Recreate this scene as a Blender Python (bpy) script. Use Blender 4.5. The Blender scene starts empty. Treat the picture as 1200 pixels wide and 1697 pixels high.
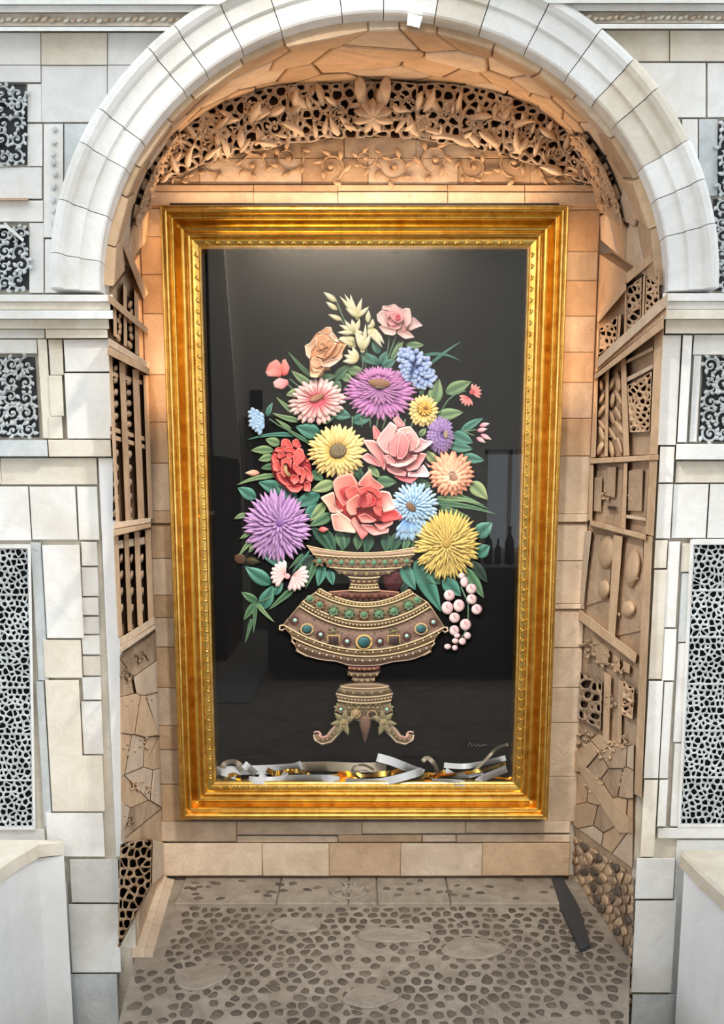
import bpy, math, random
from mathutils import Vector, Matrix
SC = bpy.context.scene
COL = SC.collection
R = random.Random(11)
# ------------------------------------------------------------------ camera
F, YH, VV, CX = 1300.0, 800.0, 10300.0, 600.0      # focal (px of a 1200x1697 frame), horizon row, vanishing row of the plumb lines
_b = VV - YH
AX = (_b - math.sqrt(_b*_b - 4*F*F))/2
YP = YH + AX
PITCH = math.atan(AX/F)
D1, D2, DG, DA = 2.11, 2.60, 2.505, 2.585           # facade face, niche back wall, glass, embroidery ground (distance from the camera)
FW = Vector((0, math.cos(PITCH), -math.sin(PITCH))); UPV = Vector((0, math.sin(PITCH), math.cos(PITCH)))
def ray(x, y): return FW + Vector(((x-CX)/F, 0, 0)) + UPV*(-(y-YP)/F)
_r = ray(600, 1450); H = -(_r*(D2/_r.y)).z           # eye height above the niche floor
EYE = Vector((0, 0, H))
def at(x, y, Y): d = ray(x, y); return EYE + d*(Y/d.y)
cam = bpy.data.objects.new('camera', bpy.data.cameras.new('camera')); COL.objects.link(cam)
cam.location = EYE; cam.rotation_euler = (math.pi/2 - PITCH, 0, 0)
cam.data.sensor_fit = 'VERTICAL'; cam.data.sensor_height = 36; cam.data.sensor_width = 36*1200/1697
cam.data.lens = F/1697*36; cam.data.shift_y = (YP - 848.5)/1697; cam.data.clip_start = .01
SC.camera = cam
SC.cycles.max_bounces = 7; SC.cycles.diffuse_bounces = 4; SC.cycles.glossy_bounces = 4; SC.cycles.caustics_reflective = False; SC.cycles.caustics_refractive = False
# ------------------------------------------------------------------ world, lights, exposure
W = bpy.data.worlds.new('sky'); SC.world = W; W.use_nodes = True
bg = W.node_tree.nodes['Background']; bg.inputs[0].default_value = (.855, .935, 1.0, 1); bg.inputs[1].default_value = 1.27
vs = SC.view_settings; vs.view_transform = 'Standard'; vs.look = 'None'; vs.gamma = 1; vs.use_curve_mapping = False; vs.exposure = .30
def lamp(name, kind, loc, aim, power, col, **kw):
    l = bpy.data.lights.new(name, kind); l.energy = power; l.color = col
    for k, v in kw.items(): setattr(l, k, v)
    o = bpy.data.objects.new(name, l); COL.objects.link(o); o.location = loc
    o.rotation_euler = (Vector(aim)-Vector(loc)).to_track_quat('-Z', 'Y').to_euler(); return o
# ------------------------------------------------------------------ materials
def lin(c):
    return tuple((v/255/12.92 if v/255 <= .04045 else ((v/255+.055)/1.055)**2.4) for v in c[:3])
class NT:
    def __init__(s, name):
        s.m = bpy.data.materials.new(name); s.m.use_nodes = True; s.t = s.m.node_tree; s.n = s.t.nodes
        s.p = s.n['Principled BSDF']
    def add(s, typ, **kw):
        n = s.n.new(typ)
        for k, v in kw.items():
            if k.startswith('i_'):
                n.inputs[k[2:].replace('_', ' ')].default_value = v
            else: setattr(n, k, v)
        return n
    def ln(s, a, b): s.t.links.new(a, b)
    def noise(s, scale, detail=6, rough=.6, vec=None, dist=0):
        n = s.add('ShaderNodeTexNoise'); n.inputs['Scale'].default_value = scale; n.inputs['Detail'].default_value = detail
        n.inputs['Roughness'].default_value = rough; n.inputs['Distortion'].default_value = dist
        if vec is not None: s.ln(vec, n.inputs['Vector'])
        return n.outputs['Fac']
    def ramp(s, fac, stops):
        r = s.add('ShaderNodeValToRGB'); e = r.color_ramp.elements
        while len(e) < len(stops): e.new(.5)
        for k, (p, c) in zip(e, stops):
            k.position = p; k.color = (*c, 1) if not isinstance(c, (int, float)) else (c, c, c, 1)
        s.ln(fac, r.inputs[0]); return r.outputs[0]
    def mix(s, fac, a, b, typ='MIX'):
        m = s.add('ShaderNodeMix', data_type='RGBA', blend_type=typ)
        for i, v in ((0, fac), (6, a), (7, b)):
            if isinstance(v, (int, float)): m.inputs[i].default_value = v
            elif isinstance(v, tuple): m.inputs[i].default_value = (*v, 1)
            else: s.ln(v, m.inputs[i])
        return m.outputs[2]
    def math(s, op, a, b=0.):
        m = s.add('ShaderNodeMath', operation=op)
        for i, v in ((0, a), (1, b)):
            if isinstance(v, (int, float)): m.inputs[i].default_value = v
            else: s.ln(v, m.inputs[i])
        return m.outputs[0]
    def coords(s, scale=None):
        c = s.add('ShaderNodeTexCoord').outputs['Object']
        if scale:
            mp = s.add('ShaderNodeMapping'); mp.inputs['Scale'].default_value = scale; s.ln(c, mp.inputs[0]); c = mp.outputs[0]
        return c
    def bump(s, h, strength, dist=.01):
        b = s.add('ShaderNodeBump'); b.inputs['Strength'].default_value = strength; b.inputs['Distance'].default_value = dist
        s.ln(h, b.inputs['Height']); s.ln(b.outputs[0], s.p.inputs['Normal'])
def m_stone(name, ca, cb, stain, stain_amt=.35, vary=.16, bump=.5, rough=.85, speck=.5, seed=0.):
    """weathered limestone: two tones, brown stain clouds, dark pits, a tone of its own for each block"""
    t = NT(name); c = t.coords()
    mp = t.add('ShaderNodeMapping'); mp.inputs['Location'].default_value = (seed, seed*1.7, seed*.6); t.ln(c, mp.inputs[0]); c = mp.outputs[0]
    oi = t.add('ShaderNodeObjectInfo').outputs['Random']
    big = t.noise(3.5, 5, .6, c, .4); mid = t.noise(14, 8, .68, c, .8); fine = t.noise(95, 6, .7, c)
    col = t.mix(t.ramp(mid, [(.36, 0.), (.66, 1.)]), lin(ca), lin(cb))
    st = t.math('MULTIPLY', t.ramp(big, [(.50, 0.), (.72, 1.)]), stain_amt)
    col = t.mix(st, col, lin(stain))
    pit = t.ramp(t.noise(46, 9, .75, c, 1.2), [(.28, 1.), (.36, 0.)])
    col = t.mix(t.math('MULTIPLY', pit, speck), col, lin([v*.45 for v in stain]))
    v = t.math('ADD', t.math('MULTIPLY', oi, vary), 1-vary*.62)
    vv = t.add('ShaderNodeCombineColor'); [t.ln(v, vv.inputs[i]) for i in range(3)]
    col = t.mix(1., col, vv.outputs[0], 'MULTIPLY')
    t.ln(col, t.p.inputs['Base Color']); t.p.inputs['Roughness'].default_value = rough
    t.p.inputs['Specular IOR Level'].default_value = .25
    hgt = t.math('ADD', t.math('MULTIPLY', mid, .6), t.math('SUBTRACT', t.math('MULTIPLY', fine, .35), t.math('MULTIPLY', pit, .5)))
    t.bump(hgt, bump, .012); return t.m
def m_plain(name, c, rough=.6, metal=0., spec=.5, nscale=None, namt=.2, bump=0.):
    t = NT(name); t.p.inputs['Roughness'].default_value = rough; t.p.inputs['Metallic'].default_value = metal
    t.p.inputs['Specular IOR Level'].default_value = spec
    if nscale:
        n = t.noise(nscale, 6, .6, t.coords())
        t.ln(t.mix(t.math('MULTIPLY', n, namt), lin(c), lin([v*.5 for v in c])), t.p.inputs['Base Color'])
        if bump: t.bump(n, bump, .004)
    else: t.p.inputs['Base Color'].default_value = (*lin(c), 1)
    return t.m
def m_gold():
    t = NT('gilt_wood'); c = t.coords()
    n = t.noise(30, 6, .6, c, .5)
    t.ln(t.mix(t.ramp(n, [(.35, 0.), (.7, 1.)]), lin((238, 199, 112)), lin((204, 156, 72))), t.p.inputs['Base Color'])
    t.p.inputs['Metallic'].default_value = 1.; t.p.inputs['Roughness'].default_value = .3
    t.bump(t.noise(160, 4, .6, c), .06, .002); return t.m
def m_thread():
    """satin-stitched thread: colour of the thread from the mesh, fine stitch relief"""
    t = NT('embroidery_thread'); a = t.add('ShaderNodeAttribute'); a.attribute_name = 'Col'
    c = t.coords(); n = t.noise(420, 3, .6, c)
    col = t.mix(t.math('MULTIPLY', t.ramp(n, [(.3, 1.), (.6, 0.)]), .22), a.outputs['Color'], t.mix(1., a.outputs['Color'], (.55, .55, .55), 'MULTIPLY'))
    t.ln(col, t.p.inputs['Base Color']); t.p.inputs['Roughness'].default_value = .5
    t.p.inputs['Specular IOR Level'].default_value = .3
    t.p.inputs['Sheen Weight'].default_value = .15
    t.bump(n, .35, .002); return t.m
def m_glass():
    t = NT('picture_glass'); t.n.remove(t.p)
    tr = t.add('ShaderNodeBsdfTransparent'); gl = t.add('ShaderNodeBsdfGlossy'); gl.inputs['Roughness'].default_value = .0
    lw = t.add('ShaderNodeLayerWeight'); lw.inputs[0].default_value = .5
    fr = t.math('ADD', t.math('MULTIPLY', t.math('POWER', lw.outputs['Facing'], 5.), .95), .037)      # Schlick, one face of the pane
    mx = t.add('ShaderNodeMixShader'); t.ln(fr, mx.inputs[0]); t.ln(tr.outputs[0], mx.inputs[1]); t.ln(gl.outputs[0], mx.inputs[2])
    t.ln(mx.outputs[0], t.n['Material Output'].inputs[0]); return t.m
def m_glow(name, c, s):
    t = NT(name); t.p.inputs['Base Color'].default_value = (0, 0, 0, 1)
    t.p.inputs['Emission Color'].default_value = (*lin(c), 1); t.p.inputs['Emission Strength'].default_value = s; return t.m
MAT = dict(
    white=m_stone('white_limestone', (246, 245, 242), (233, 232, 229), (208, 194, 170), .34, .14, .35, seed=1.),
    cream=m_stone('cream_limestone', (240, 233, 220), (226, 217, 200), (196, 172, 138), .42, .16, .4, seed=3.),
    grey=m_stone('grey_limestone', (222, 226, 226), (196, 202, 204), (150, 152, 150), .4, .14, .45, seed=5.),
    joint=m_stone('lime_mortar', (230, 224, 212), (212, 204, 188), (170, 152, 126), .4, .0, .4, seed=7.),
    tan=m_stone('tan_sandstone', (220, 190, 157), (200, 170, 138), (150, 116, 86), .5, .2, .6, seed=9.),
    tanl=m_stone('pale_sandstone', (228, 208, 184), (208, 186, 162), (164, 134, 108), .45, .18, .6, seed=11.),
    tand=m_stone('weathered_sandstone', (208, 182, 154), (182, 156, 130), (122, 96, 74), .6, .2, .8, speck=.8, seed=13.),
    recess_shade=m_stone('shade_dark_stone', (84, 66, 52), (58, 46, 37), (30, 24, 20), .6, .1, .5, seed=15.),  # stone coloured dark: the shade inside gaps and recesses is painted in
    black=m_plain('black_void_paint', (14, 16, 19), .9, nscale=30, namt=.4),
    mortar=m_stone('pebble_mortar', (172, 160, 146), (144, 132, 118), (106, 92, 78), .55, .0, .7, seed=17.),
    pebble=m_stone('grey_brown_pebble', (118, 106, 94), (92, 83, 74), (66, 56, 48), .5, .35, .5, rough=.6, seed=19.),
    render=m_stone('smooth_white_render', (250, 251, 252), (242, 244, 245), (225, 222, 214), .25, .0, .12, speck=.1, seed=23.),
    slate=m_plain('dark_slate_and_shade', (66, 68, 72), .6, nscale=40, namt=.5, bump=.2),  # true slate for the floor strip; behind the reliefs its dark paints shade
    gold=m_gold(), thread=m_thread(), glass=m_glass(),
    velvet=m_plain('black_velvet_ground', (13, 13, 14), .9, spec=.12),
    liner=m_plain('dark_box_liner', (54, 52, 50), .5, nscale=60, namt=.2),
)
# ------------------------------------------------------------------ mesh tools; M(x, y, n) maps drawing coordinates and height to the world
class MB:
    def __init__(s): s.v = []; s.f = []; s.c = []
    def add(s, v, f, c=None):
        o = len(s.v); s.v += v; s.f += [tuple(i+o for i in q) for q in f]
        s.c += (c if c else [(.5, .5, .5)]*len(v)); return s
    def build(s, name, mat, parent=None, smooth=True, col=False):
        me = bpy.data.meshes.new(name); me.from_pydata([tuple(p) for p in s.v], [], s.f)
        if smooth: me.polygons.foreach_set('use_smooth', [True]*len(me.polygons))
        if col:
            a = me.color_attributes.new('Col', 'FLOAT_COLOR', 'POINT')
            a.data.foreach_set('color', [x for c in s.c for x in (*c, 1.)])
        me.materials.append(MAT[mat] if isinstance(mat, str) else mat)
        me.update(); return link(name, me, parent)
def link(name, me, parent=None):
    o = bpy.data.objects.new(name, me); COL.objects.link(o)
    if parent is not None:
        o.parent = parent
        if parent.type == 'EMPTY': o.matrix_parent_inverse = Matrix.Translation(-parent.location)
    return o
def copyto(o, parent, loc, rot=(0, 0, 0)):
    c = o.copy(); COL.objects.link(c); c.parent = parent; c.location = loc; c.rotation_euler = rot; return c
def tag(o, label, cat=None, group=None, kind=None):
    o['label'] = label
    if cat: o['category'] = cat
    if group: o['group'] = group
    if kind: o['kind'] = kind
    return o
def empty(name, loc):
    o = bpy.data.objects.new(name, None); COL.objects.link(o); o.location = loc; o.empty_display_size = .1; return o
def plane_map(P, N):
    P = Vector(P); N = Vector(N).normalized()
    def M(x, y, n=0.):
        d = ray(x, y); return EYE + d*(((P + N*n - EYE).dot(N))/d.dot(N))
    M.s = (P-EYE).length/F; return M
def area(p): return sum(p[i-1][0]*p[i][1]-p[i][0]*p[i-1][1] for i in range(len(p)))/2
def inset(p, b):
    n = len(p); s = 1 if area(p) > 0 else -1; out = []
    for i in range(n):
        (x0, y0), (x1, y1), (x2, y2) = p[i-1], p[i], p[(i+1) % n]
        ax, ay, bx, by = x1-x0, y1-y0, x2-x1, y2-y1
        la = math.hypot(ax, ay) or 1e-9; lb = math.hypot(bx, by) or 1e-9
        nx, ny = -ay/la*s-by/lb*s, ax/la*s+bx/lb*s
        l = nx*nx+ny*ny
        k = 2*b/max(l, .5); out.append((x1+nx*k, y1+ny*k))
    return out
def chaikin(p, k=1, q=.25):
    for _ in range(k):
        o = []
        for i in range(len(p)):
            a, b = p[i], p[(i+1) % len(p)]
            o += [(a[0]*(1-q)+b[0]*q, a[1]*(1-q)+b[1]*q), (a[0]*q+b[0]*(1-q), a[1]*q+b[1]*(1-q))]
        p = o
    return p
def bridge(k, n, o=0):
    return [(o+i*n+j, o+i*n+(j+1) % n, o+(i+1)*n+(j+1) % n, o+(i+1)*n+j) for i in range(k-1) for j in range(n)]
def slab(M, p, n0, n1, bev=0.):
    """a flat stone: outline p, from height n0 to n1, its front edge chamfered by bev (drawing units)"""
    n = len(p); s = getattr(M, 's', 1.); L = [[M(x, y, n0) for x, y in p]]
    if bev > 0:
        L.append([M(x, y, n1-bev*s) for x, y in p]); L.append([M(x, y, n1) for x, y in inset(p, bev)])
    else: L.append([M(x, y, n1) for x, y in p])
    v = [q for l in L for q in l]; f = bridge(len(L), n)
    f += [tuple(range((len(L)-1)*n, len(L)*n)), tuple(range(n-1, -1, -1))]
    return v, f
def dome(M, p, n0, h, rings=((1., 0), (.9, .55), (.62, .88), (.25, 1.))):
    cx = sum(a for a, _ in p)/len(p); cy = sum(b for _, b in p)/len(p); n = len(p)
    v = [M(cx+(x-cx)*k, cy+(y-cy)*k, n0+h*e) for k, e in rings for x, y in p]
    return v, bridge(len(rings), n)+[tuple(range((len(rings)-1)*n, len(rings)*n))]
def tube(M, pts, rad, seg=6):
    """round cord through pts (x, y, n)"""
    s = getattr(M, 's', 1.); v = []; m = len(pts)
    if not isinstance(rad, (list, tuple)): rad = [rad]*m
    for i, (x, y, n) in enumerate(pts):
        a, b = pts[max(i-1, 0)], pts[min(i+1, m-1)]
        dx, dy = b[0]-a[0], b[1]-a[1]; l = math.hypot(dx, dy) or 1e-9; px, py = -dy/l, dx/l
        for j in range(seg):
            t = 2*math.pi*j/seg; r = rad[i]; v.append(M(x+px*r*math.cos(t), y+py*r*math.cos(t), n+r*s*math.sin(t)))
    return v, bridge(m, seg)+[tuple(range(seg-1, -1, -1)), tuple(range((m-1)*seg, m*seg))]
def loft(loops, caps=True):
    n = len(loops[0]); v = [q for l in loops for q in l]; f = bridge(len(loops), n)
    if caps: f += [tuple(range(n-1, -1, -1)), tuple(range((len(loops)-1)*n, len(loops)*n))]
    return v, f
def box(x0, x1, y0, y1, z0, z1, bev=0.):
    M = lambda x, y, n: Vector((x, y, n)); return slab(M, [(x0, y0), (x1, y0), (x1, y1), (x0, y1)], z0, z1, bev)
def ell(x, y, rx, ry, rot=0, n=14):
    c, s = math.cos(math.radians(rot)), math.sin(math.radians(rot))
    return [(x+rx*math.cos(t)*c-ry*math.sin(t)*s, y+rx*math.cos(t)*s+ry*math.sin(t)*c) for t in (2*math.pi*i/n for i in range(n))]
def mixc(a, b, t): return tuple(a[i]*(1-t)+b[i]*t for i in range(3))
def petal(M, x, y, ang, L, Wd, n0, n1, arch=.0, bulge=None, thick=None, shape='round', bend=0., c0=(200, 200, 200), c1=None, cmid=None, affine=None, st=7):
    """one raised petal or leaf growing from (x, y) along ang (degrees, drawing axes); heights n0 at the base and n1 at the tip"""
    s = getattr(M, 's', 1.); bulge = Wd*s*.22 if bulge is None else bulge; thick = Wd*s*.25 if thick is None else thick
    a = math.radians(ang); A, B = lin(c0), lin(c1 or c0); v = []; c = []
    cs = (-1., -.86, -.42, 0., .42, .86, 1.)
    for i in range(st):
        t = i/(st-1)
        if shape == 'round': w = max(.08, math.sin(math.pi*min(.96, .12+.84*t**1.25))**.75)
        elif shape == 'spike': w = max(.05, (t*5 if t < .2 else 1.)*(1-max(0, t-.45)/.55)**.8 if t < 1 else .05)
        elif shape == 'leaf': w = max(.04, math.sin(math.pi*min(1, .05+.95*t**.8))**.9)
        elif shape == 'blunt': w = .45+.55*t if t < .8 else (1.-.6*((t-.8)/.2)**2)
        elif shape == 'blade': w = max(.04, (1-t)**.7*min(1., .5+t*2))
        else: w = 1.
        aa = a+bend*t; lx = L*t
        cx = x+(math.cos(a+bend*t*.5)*lx); cy = y+(math.sin(a+bend*t*.5)*lx)
        px, py = -math.sin(aa), math.cos(aa); nn = n0+(n1-n0)*t+arch*math.sin(math.pi*t)
        for k in cs:
            qx, qy = cx+px*k*Wd/2*w, cy+py*k*Wd/2*w
            if affine: qx, qy = affine(qx, qy)
            h = nn+bulge*(1-k*k)-(thick if abs(k) == 1 else 0.)
            v.append(M(qx, qy, h)); cc = mixc(A, B, t)
            if cmid: cc = mixc(lin(cmid), cc, min(1, abs(k)*1.3))
            c.append(cc)
    n = len(cs)
    f = [(i*n+j, i*n+j+1, (i+1)*n+j+1, (i+1)*n+j) for i in range(st-1) for j in range(n-1)]
    f += [tuple(range(n-1, -1, -1)), tuple(range((st-1)*n, st*n))]
    return v, f, c
def voronoi(sites, poly):
    """cells of the sites, clipped to the convex outline poly"""
    out = []
    for i, (x, y) in enumerate(sites):
        near = sorted(((sx-x)**2+(sy-y)**2, sx, sy) for j, (sx, sy) in enumerate(sites) if j != i)[:18]
        p = list(poly)
        for d, sx, sy in near:
            mx, my, nx, ny = (x+sx)/2, (y+sy)/2, sx-x, sy-y; q = []
            for k in range(len(p)):
                a, b = p[k-1], p[k]
                da, db = (a[0]-mx)*nx+(a[1]-my)*ny, (b[0]-mx)*nx+(b[1]-my)*ny
                if (da < 0) != (db < 0):
                    t = da/(da-db); q.append((a[0]+(b[0]-a[0])*t, a[1]+(b[1]-a[1])*t))
                if db < 0: q.append(b)
            p = q
            if len(p) < 3: break
        if len(p) >= 3 and abs(area(p)) > 1e-9: out.append(((x, y), p))
    return out
def jitter_sites(x0, y0, x1, y1, dx, dy, j=.35, rnd=R):
    s = []; nx, ny = max(1, round((x1-x0)/dx)), max(1, round((y1-y0)/dy))
    for b in range(ny):
        for a in range(nx):
            s.append((x0+(a+.5+(.25 if b % 2 else -.25)+rnd.uniform(-j, j))*(x1-x0)/nx, y0+(b+.5+rnd.uniform(-j, j))*(y1-y0)/ny))
    return s
def net(M, poly, dx, dy, w, n0, n1, j=.35, ch=2, drop=0., rnd=R):
    """pierced stone tracery: a web of bars with rounded openings over the outline poly"""
    mb = MB(); xs = [p[0] for p in poly]; ys = [p[1] for p in poly]
    for c, p in voronoi(jitter_sites(min(xs), min(ys), max(xs), max(ys), dx, dy, j, rnd), poly):
        if area(p) < 0: p = p[::-1]
        q = chaikin(p, ch-1); hole = chaikin(p, ch)
        cx = sum(a for a, _ in hole)/len(hole); cy = sum(b for _, b in hole)/len(hole)
        r = math.sqrt(abs(area(p))/math.pi); k = max(.15, 1-w*rnd.uniform(.6, 1.4)/max(r, 1e-6))
        if rnd.random() < drop: k = .12
        hole = [(cx+(a-cx)*k, cy+(b-cy)*k) for a, b in hole]
        # outer loop resampled on the cell edge so that neighbours meet
        m = len(hole); per = []; L = [0]
        for i in range(len(p)): L.append(L[-1]+math.dist(p[i], p[(i+1) % len(p)]))
        for h in hole:
            dx_, dy_ = h[0]-cx, h[1]-cy; best = None
            for i in range(len(p)):
                a, b = p[i], p[(i+1) % len(p)]; ex, ey = b[0]-a[0], b[1]-a[1]; den = dx_*ey-dy_*ex
                if abs(den) < 1e-12: continue
                t = ((a[0]-cx)*ey-(a[1]-cy)*ex)/den; u = ((a[0]-cx)*dy_-(a[1]-cy)*dx_)/den
                if t > 0 and -1e-6 <= u <= 1+1e-6 and (best is None or t < best): best = t
            best = best or 1.05; per.append((cx+dx_*best, cy+dy_*best))
        zz = rnd.uniform(-.15, .15)*(n1-n0)
        mid = [((a[0]+b[0])/2, (a[1]+b[1])/2) for a, b in zip(per, hole)]
        v = [M(a, b, n1) for a, b in per]+[M(a, b, n1+zz) for a, b in mid]+[M(a, b, n1-.3*(n1-n0)) for a, b in hole]+[M(a, b, n0) for a, b in hole]
        mb.add(v, bridge(4, m))
    return mb
# ================================================================== the niche and the facade around it
FM = plane_map((0, D1, 0), (0, -1, 0)); BM = plane_map((0, D2, 0), (0, -1, 0))
XL1, XL2 = at(190, 800, D1).x, at(247, 800, D2).x
XR1, XR2 = at(1085, 800, D1).x, at(977, 800, D2).x
LM = plane_map((XL1, D1, 0), (D2-D1, -(XL2-XL1), 0)); RM = plane_map((XR1, D1, 0), (-(D2-D1), (XR2-XR1), 0))
_a, _b2, _c = at(172, 487, D1), at(1100, 487, D1), at(628, 32, D1)
XC, ZC = (_a.x+_b2.x)/2, _a.z; RI, RZ = (_b2.x-_a.x)/2, _c.z-_a.z; RW = .116
def arc_front(t, dr=0., Y=D1):
    th = math.pi*(1-t); return Vector((XC+(RI+dr)*math.cos(th), Y, ZC+(RZ+dr)*math.sin(th)))
def arc_back(t):
    th = math.pi*(1-t); c, s = math.cos(th), math.sin(th); e = 2/2.9
    return at(619+386*math.copysign(abs(c)**e, c), 420-291*abs(s)**e, D2)
LA, LD = 2.2, .5
def SM(x, y, n=0.):
    t = x/LA; a, b = arc_front(t), arc_back(t); p = a.lerp(b, y/LD)
    d = Vector((XC-p.x, 0, ZC-.1-p.z)).normalized(); return p + d*n
SM.s = 1.
wall_front = empty('wall_front', (0, D1, 0)); tag(wall_front, 'pale ashlar stone facade around the arched niche', kind='structure')
wall_back = empty('wall_back', (0, D2, 0)); tag(wall_back, 'tan stone back wall of the niche behind the gilt frame', kind='structure')
wall_left = empty('wall_left', (XL1, D1, 0)); tag(wall_left, 'carved left side wall of the niche with slatted panels', kind='structure')
wall_right = empty('wall_right', (XR1, D1, 0)); tag(wall_right, 'carved right side wall of the niche with framed panels', kind='structure')
ceiling = empty('ceiling', (XC, D1, ZC+RZ)); tag(ceiling, 'curved stone vault inside the arch, laid in irregular stones', kind='structure')
arch = empty('trim_1', (XC, D1, ZC)); tag(arch, 'white moulded stone arch ring framing the niche', kind='structure')
floor = empty('floor', (0, D2, 0)); tag(floor, 'grey and tan pebble mosaic floor', kind='structure')
# ---- backing masses
NS = 32
ins = [Vector((XL1, D1, -.4))]+[arc_front(i/NS, .002) for i in range(NS+1)]+[Vector((XR1, D1, -.4))]
def outer(p, i):
    if i == 0: return Vector((-2.6, D1, -.4))
    if i == len(ins)-1: return Vector((2.6, D1, -.4))
    d = Vector((p.x-XC, 0, p.z-ZC+.25)); k = min(2.6/max(abs(d.x), 1e-3), (3.5-ZC)/max(d.z, 1e-3)); return Vector((XC+d.x*k, D1, ZC-.25+d.z*k))
mb = MB(); oo = [outer(p, i) for i, p in enumerate(ins)]
lay = lambda L, dy: [p+Vector((0, dy, 0)) for p in L]
v = lay(ins, .012)+lay(oo, .012)+lay(oo, .05)+lay(ins, .05); n = len(ins)
mb.add(v, [(k*n+i, k*n+i+1, ((k+1) % 4)*n+i+1, ((k+1) % 4)*n+i) for k in range(4) for i in range(n-1)])
mb.build('masonry_core', 'joint', wall_front, False)
MB().add(*box(-1.2, 1.25, D2+.004, D2+.12, -.05, 3.1)).build('masonry_core', 'joint', wall_back, False)
for X1, X2, par, sg in ((XL1, XL2, wall_left, -1), (XR1, XR2, wall_right, 1)):
    t = arc_back(0 if sg < 0 else 1).z; f0 = D1+.02
    a = [Vector((X1, f0, -.05)), Vector((X2, D2, -.05)), Vector((X2, D2, t)), Vector((X1, f0, ZC))]
    MB().add(*loft([a, [p+Vector((sg*.09, 0, 0)) for p in a]])).build('wall_core', 'tand', par, False)
gp = lambda i, k, n: SM(LA*i/40, .015+(LD-.015)*k/12, n)
v = [gp(i, k, -.014) for k in range(13) for i in range(41)]+[gp(i, k, -.06) for k in range(13) for i in range(41)]
f = [(o+k*41+i, o+k*41+i+1, o+(k+1)*41+i+1, o+(k+1)*41+i) for o in (0, 533) for k in range(12) for i in range(40)]+[(k*41+i, k*41+i+1, 533+k*41+i+1, 533+k*41+i) for k in (0, 12) for i in range(40)]
MB().add(v, f).build('vault_core', 'tand', ceiling, False)
# ---- vault stones
for c, p in voronoi(jitter_sites(0.02, 0, LA-.02, LD, .125, .125, .33), [(0.02, .004), (LA-.02, .004), (LA-.02, LD), (0.02, LD)]):
    q = inset(p if area(p) > 0 else p[::-1], .0026); q = [w for i, w in enumerate(q) if math.dist(w, q[i-1]) > .004]
    if len(q) < 3 or area(q) < 2e-4: continue
    n1 = R.uniform(.016, .026)
    MB().add(*slab(SM, q, -.03, n1, .0035)).build('vault_stone', R.choice(['tan', 'tan', 'tanl']), ceiling, False)
# ---- arch ring: voussoirs with a stepped moulding
prof = [(0, -.03), (0, .028), (.004, .032), (.046, .034), (.047, .044), (.082, .047), (.084, .058), (.092, .066), (.104, .066), (RW, .056), (RW, -.03)]
cuts = [0.]; NV = 20
for i in range(1, NV): cuts.append((i+R.uniform(-.3, .3))/NV)
cuts.append(1.)
for a, b in zip(cuts, cuts[1:]):
    g = .0005; dn = R.uniform(-.0015, .0015); dr = R.uniform(-.0015, .0015)
    loops = []
    for k in range(5):
        t = a+g+(b-a-2*g)*k/4; th = math.pi*(1-t)
        loops.append([Vector((XC+(RI+r+dr)*math.cos(th), D1-n_-dn, ZC+(RZ+r+dr)*math.sin(th))) for r, n_ in prof])
    MB().add(*loft(loops)).build('voussoir', R.choice(['white']*7+['cream']), arch, False)
MB().add(*slab(FM, [(676, 22), (701, 27), (695, 47), (674, 42)], 0, .05, 1)).build('keystone_chip', 'white', arch, False)
# ---- facade stones
def vx(x, y0, y1): return 600+(x-600)*(VV-y1)/(VV-y0)
def blk(M, x0, y0, x1, y1, n1, mat, par, bev=.8, n0=-.02, name='stone_block', gap=.3, wob=.35):
    n1 += R.uniform(-.002, .002); w = lambda: R.uniform(-wob, wob)
    p = [(x0+gap+w(), y0+gap+w()), (x1-gap+w(), y0+gap+w()), (vx(x1, y0, y1)-gap+w(), y1-gap+w()), (vx(x0, y0, y1)+gap+w(), y1-gap+w())]
    return MB().add(*slab(M, p, n0, n1, bev)).build(name, mat, par, False)
cpx, cpy = 636., 489.
def arcx(y, side, cut=-.03):
    z = at(600, y, D1).z; k = (z-ZC)/(RZ+RW+cut)
    if abs(k) >= 1: return None
    X = XC+side*(RI+RW+cut)*math.sqrt(1-k*k); d = ray(600, y); return CX+X/(D1/d.y)*F
def blk_arc(x0, y0, x1, y1, n1, mat, side, bev=.7, name='stone_block', n0=-.02):
    """a stone that runs in under the arch ring; x1 (left) or x0 (right) is cut by the ring"""
    m = 7; edge = []
    for i in range(m):
        y = y0+.5+(y1-y0-1.)*i/(m-1); x = arcx(y, side, .012 if n1 > .02 else -.03)
        if x is None: x = cpx
        edge.append((min(x, x1-.5) if side < 0 else max(x, x0+.5), y))
    ex = [e[0] for e in edge]; n1 += R.uniform(-.002, .002)
    if side < 0:
        if max(ex) <= x0+3: return
        edge = [(max(x, x0+1.5), y) for x, y in edge]; p = [(x0+.5, y1-.5), (x0+.5, y0+.5)]+edge
    else:
        if min(ex) >= x1-3: return
        edge = [(min(x, x1-1.5), y) for x, y in edge]; p = [(x1-.5, y0+.5), (x1-.5, y1-.5)]+edge[::-1]
    o = [w for i, w in enumerate(p) if math.dist(w, p[i-1]) > .3]
    return MB().add(*slab(FM, o, n0, n1, bev)).build(name, mat, wall_front, False)
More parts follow.
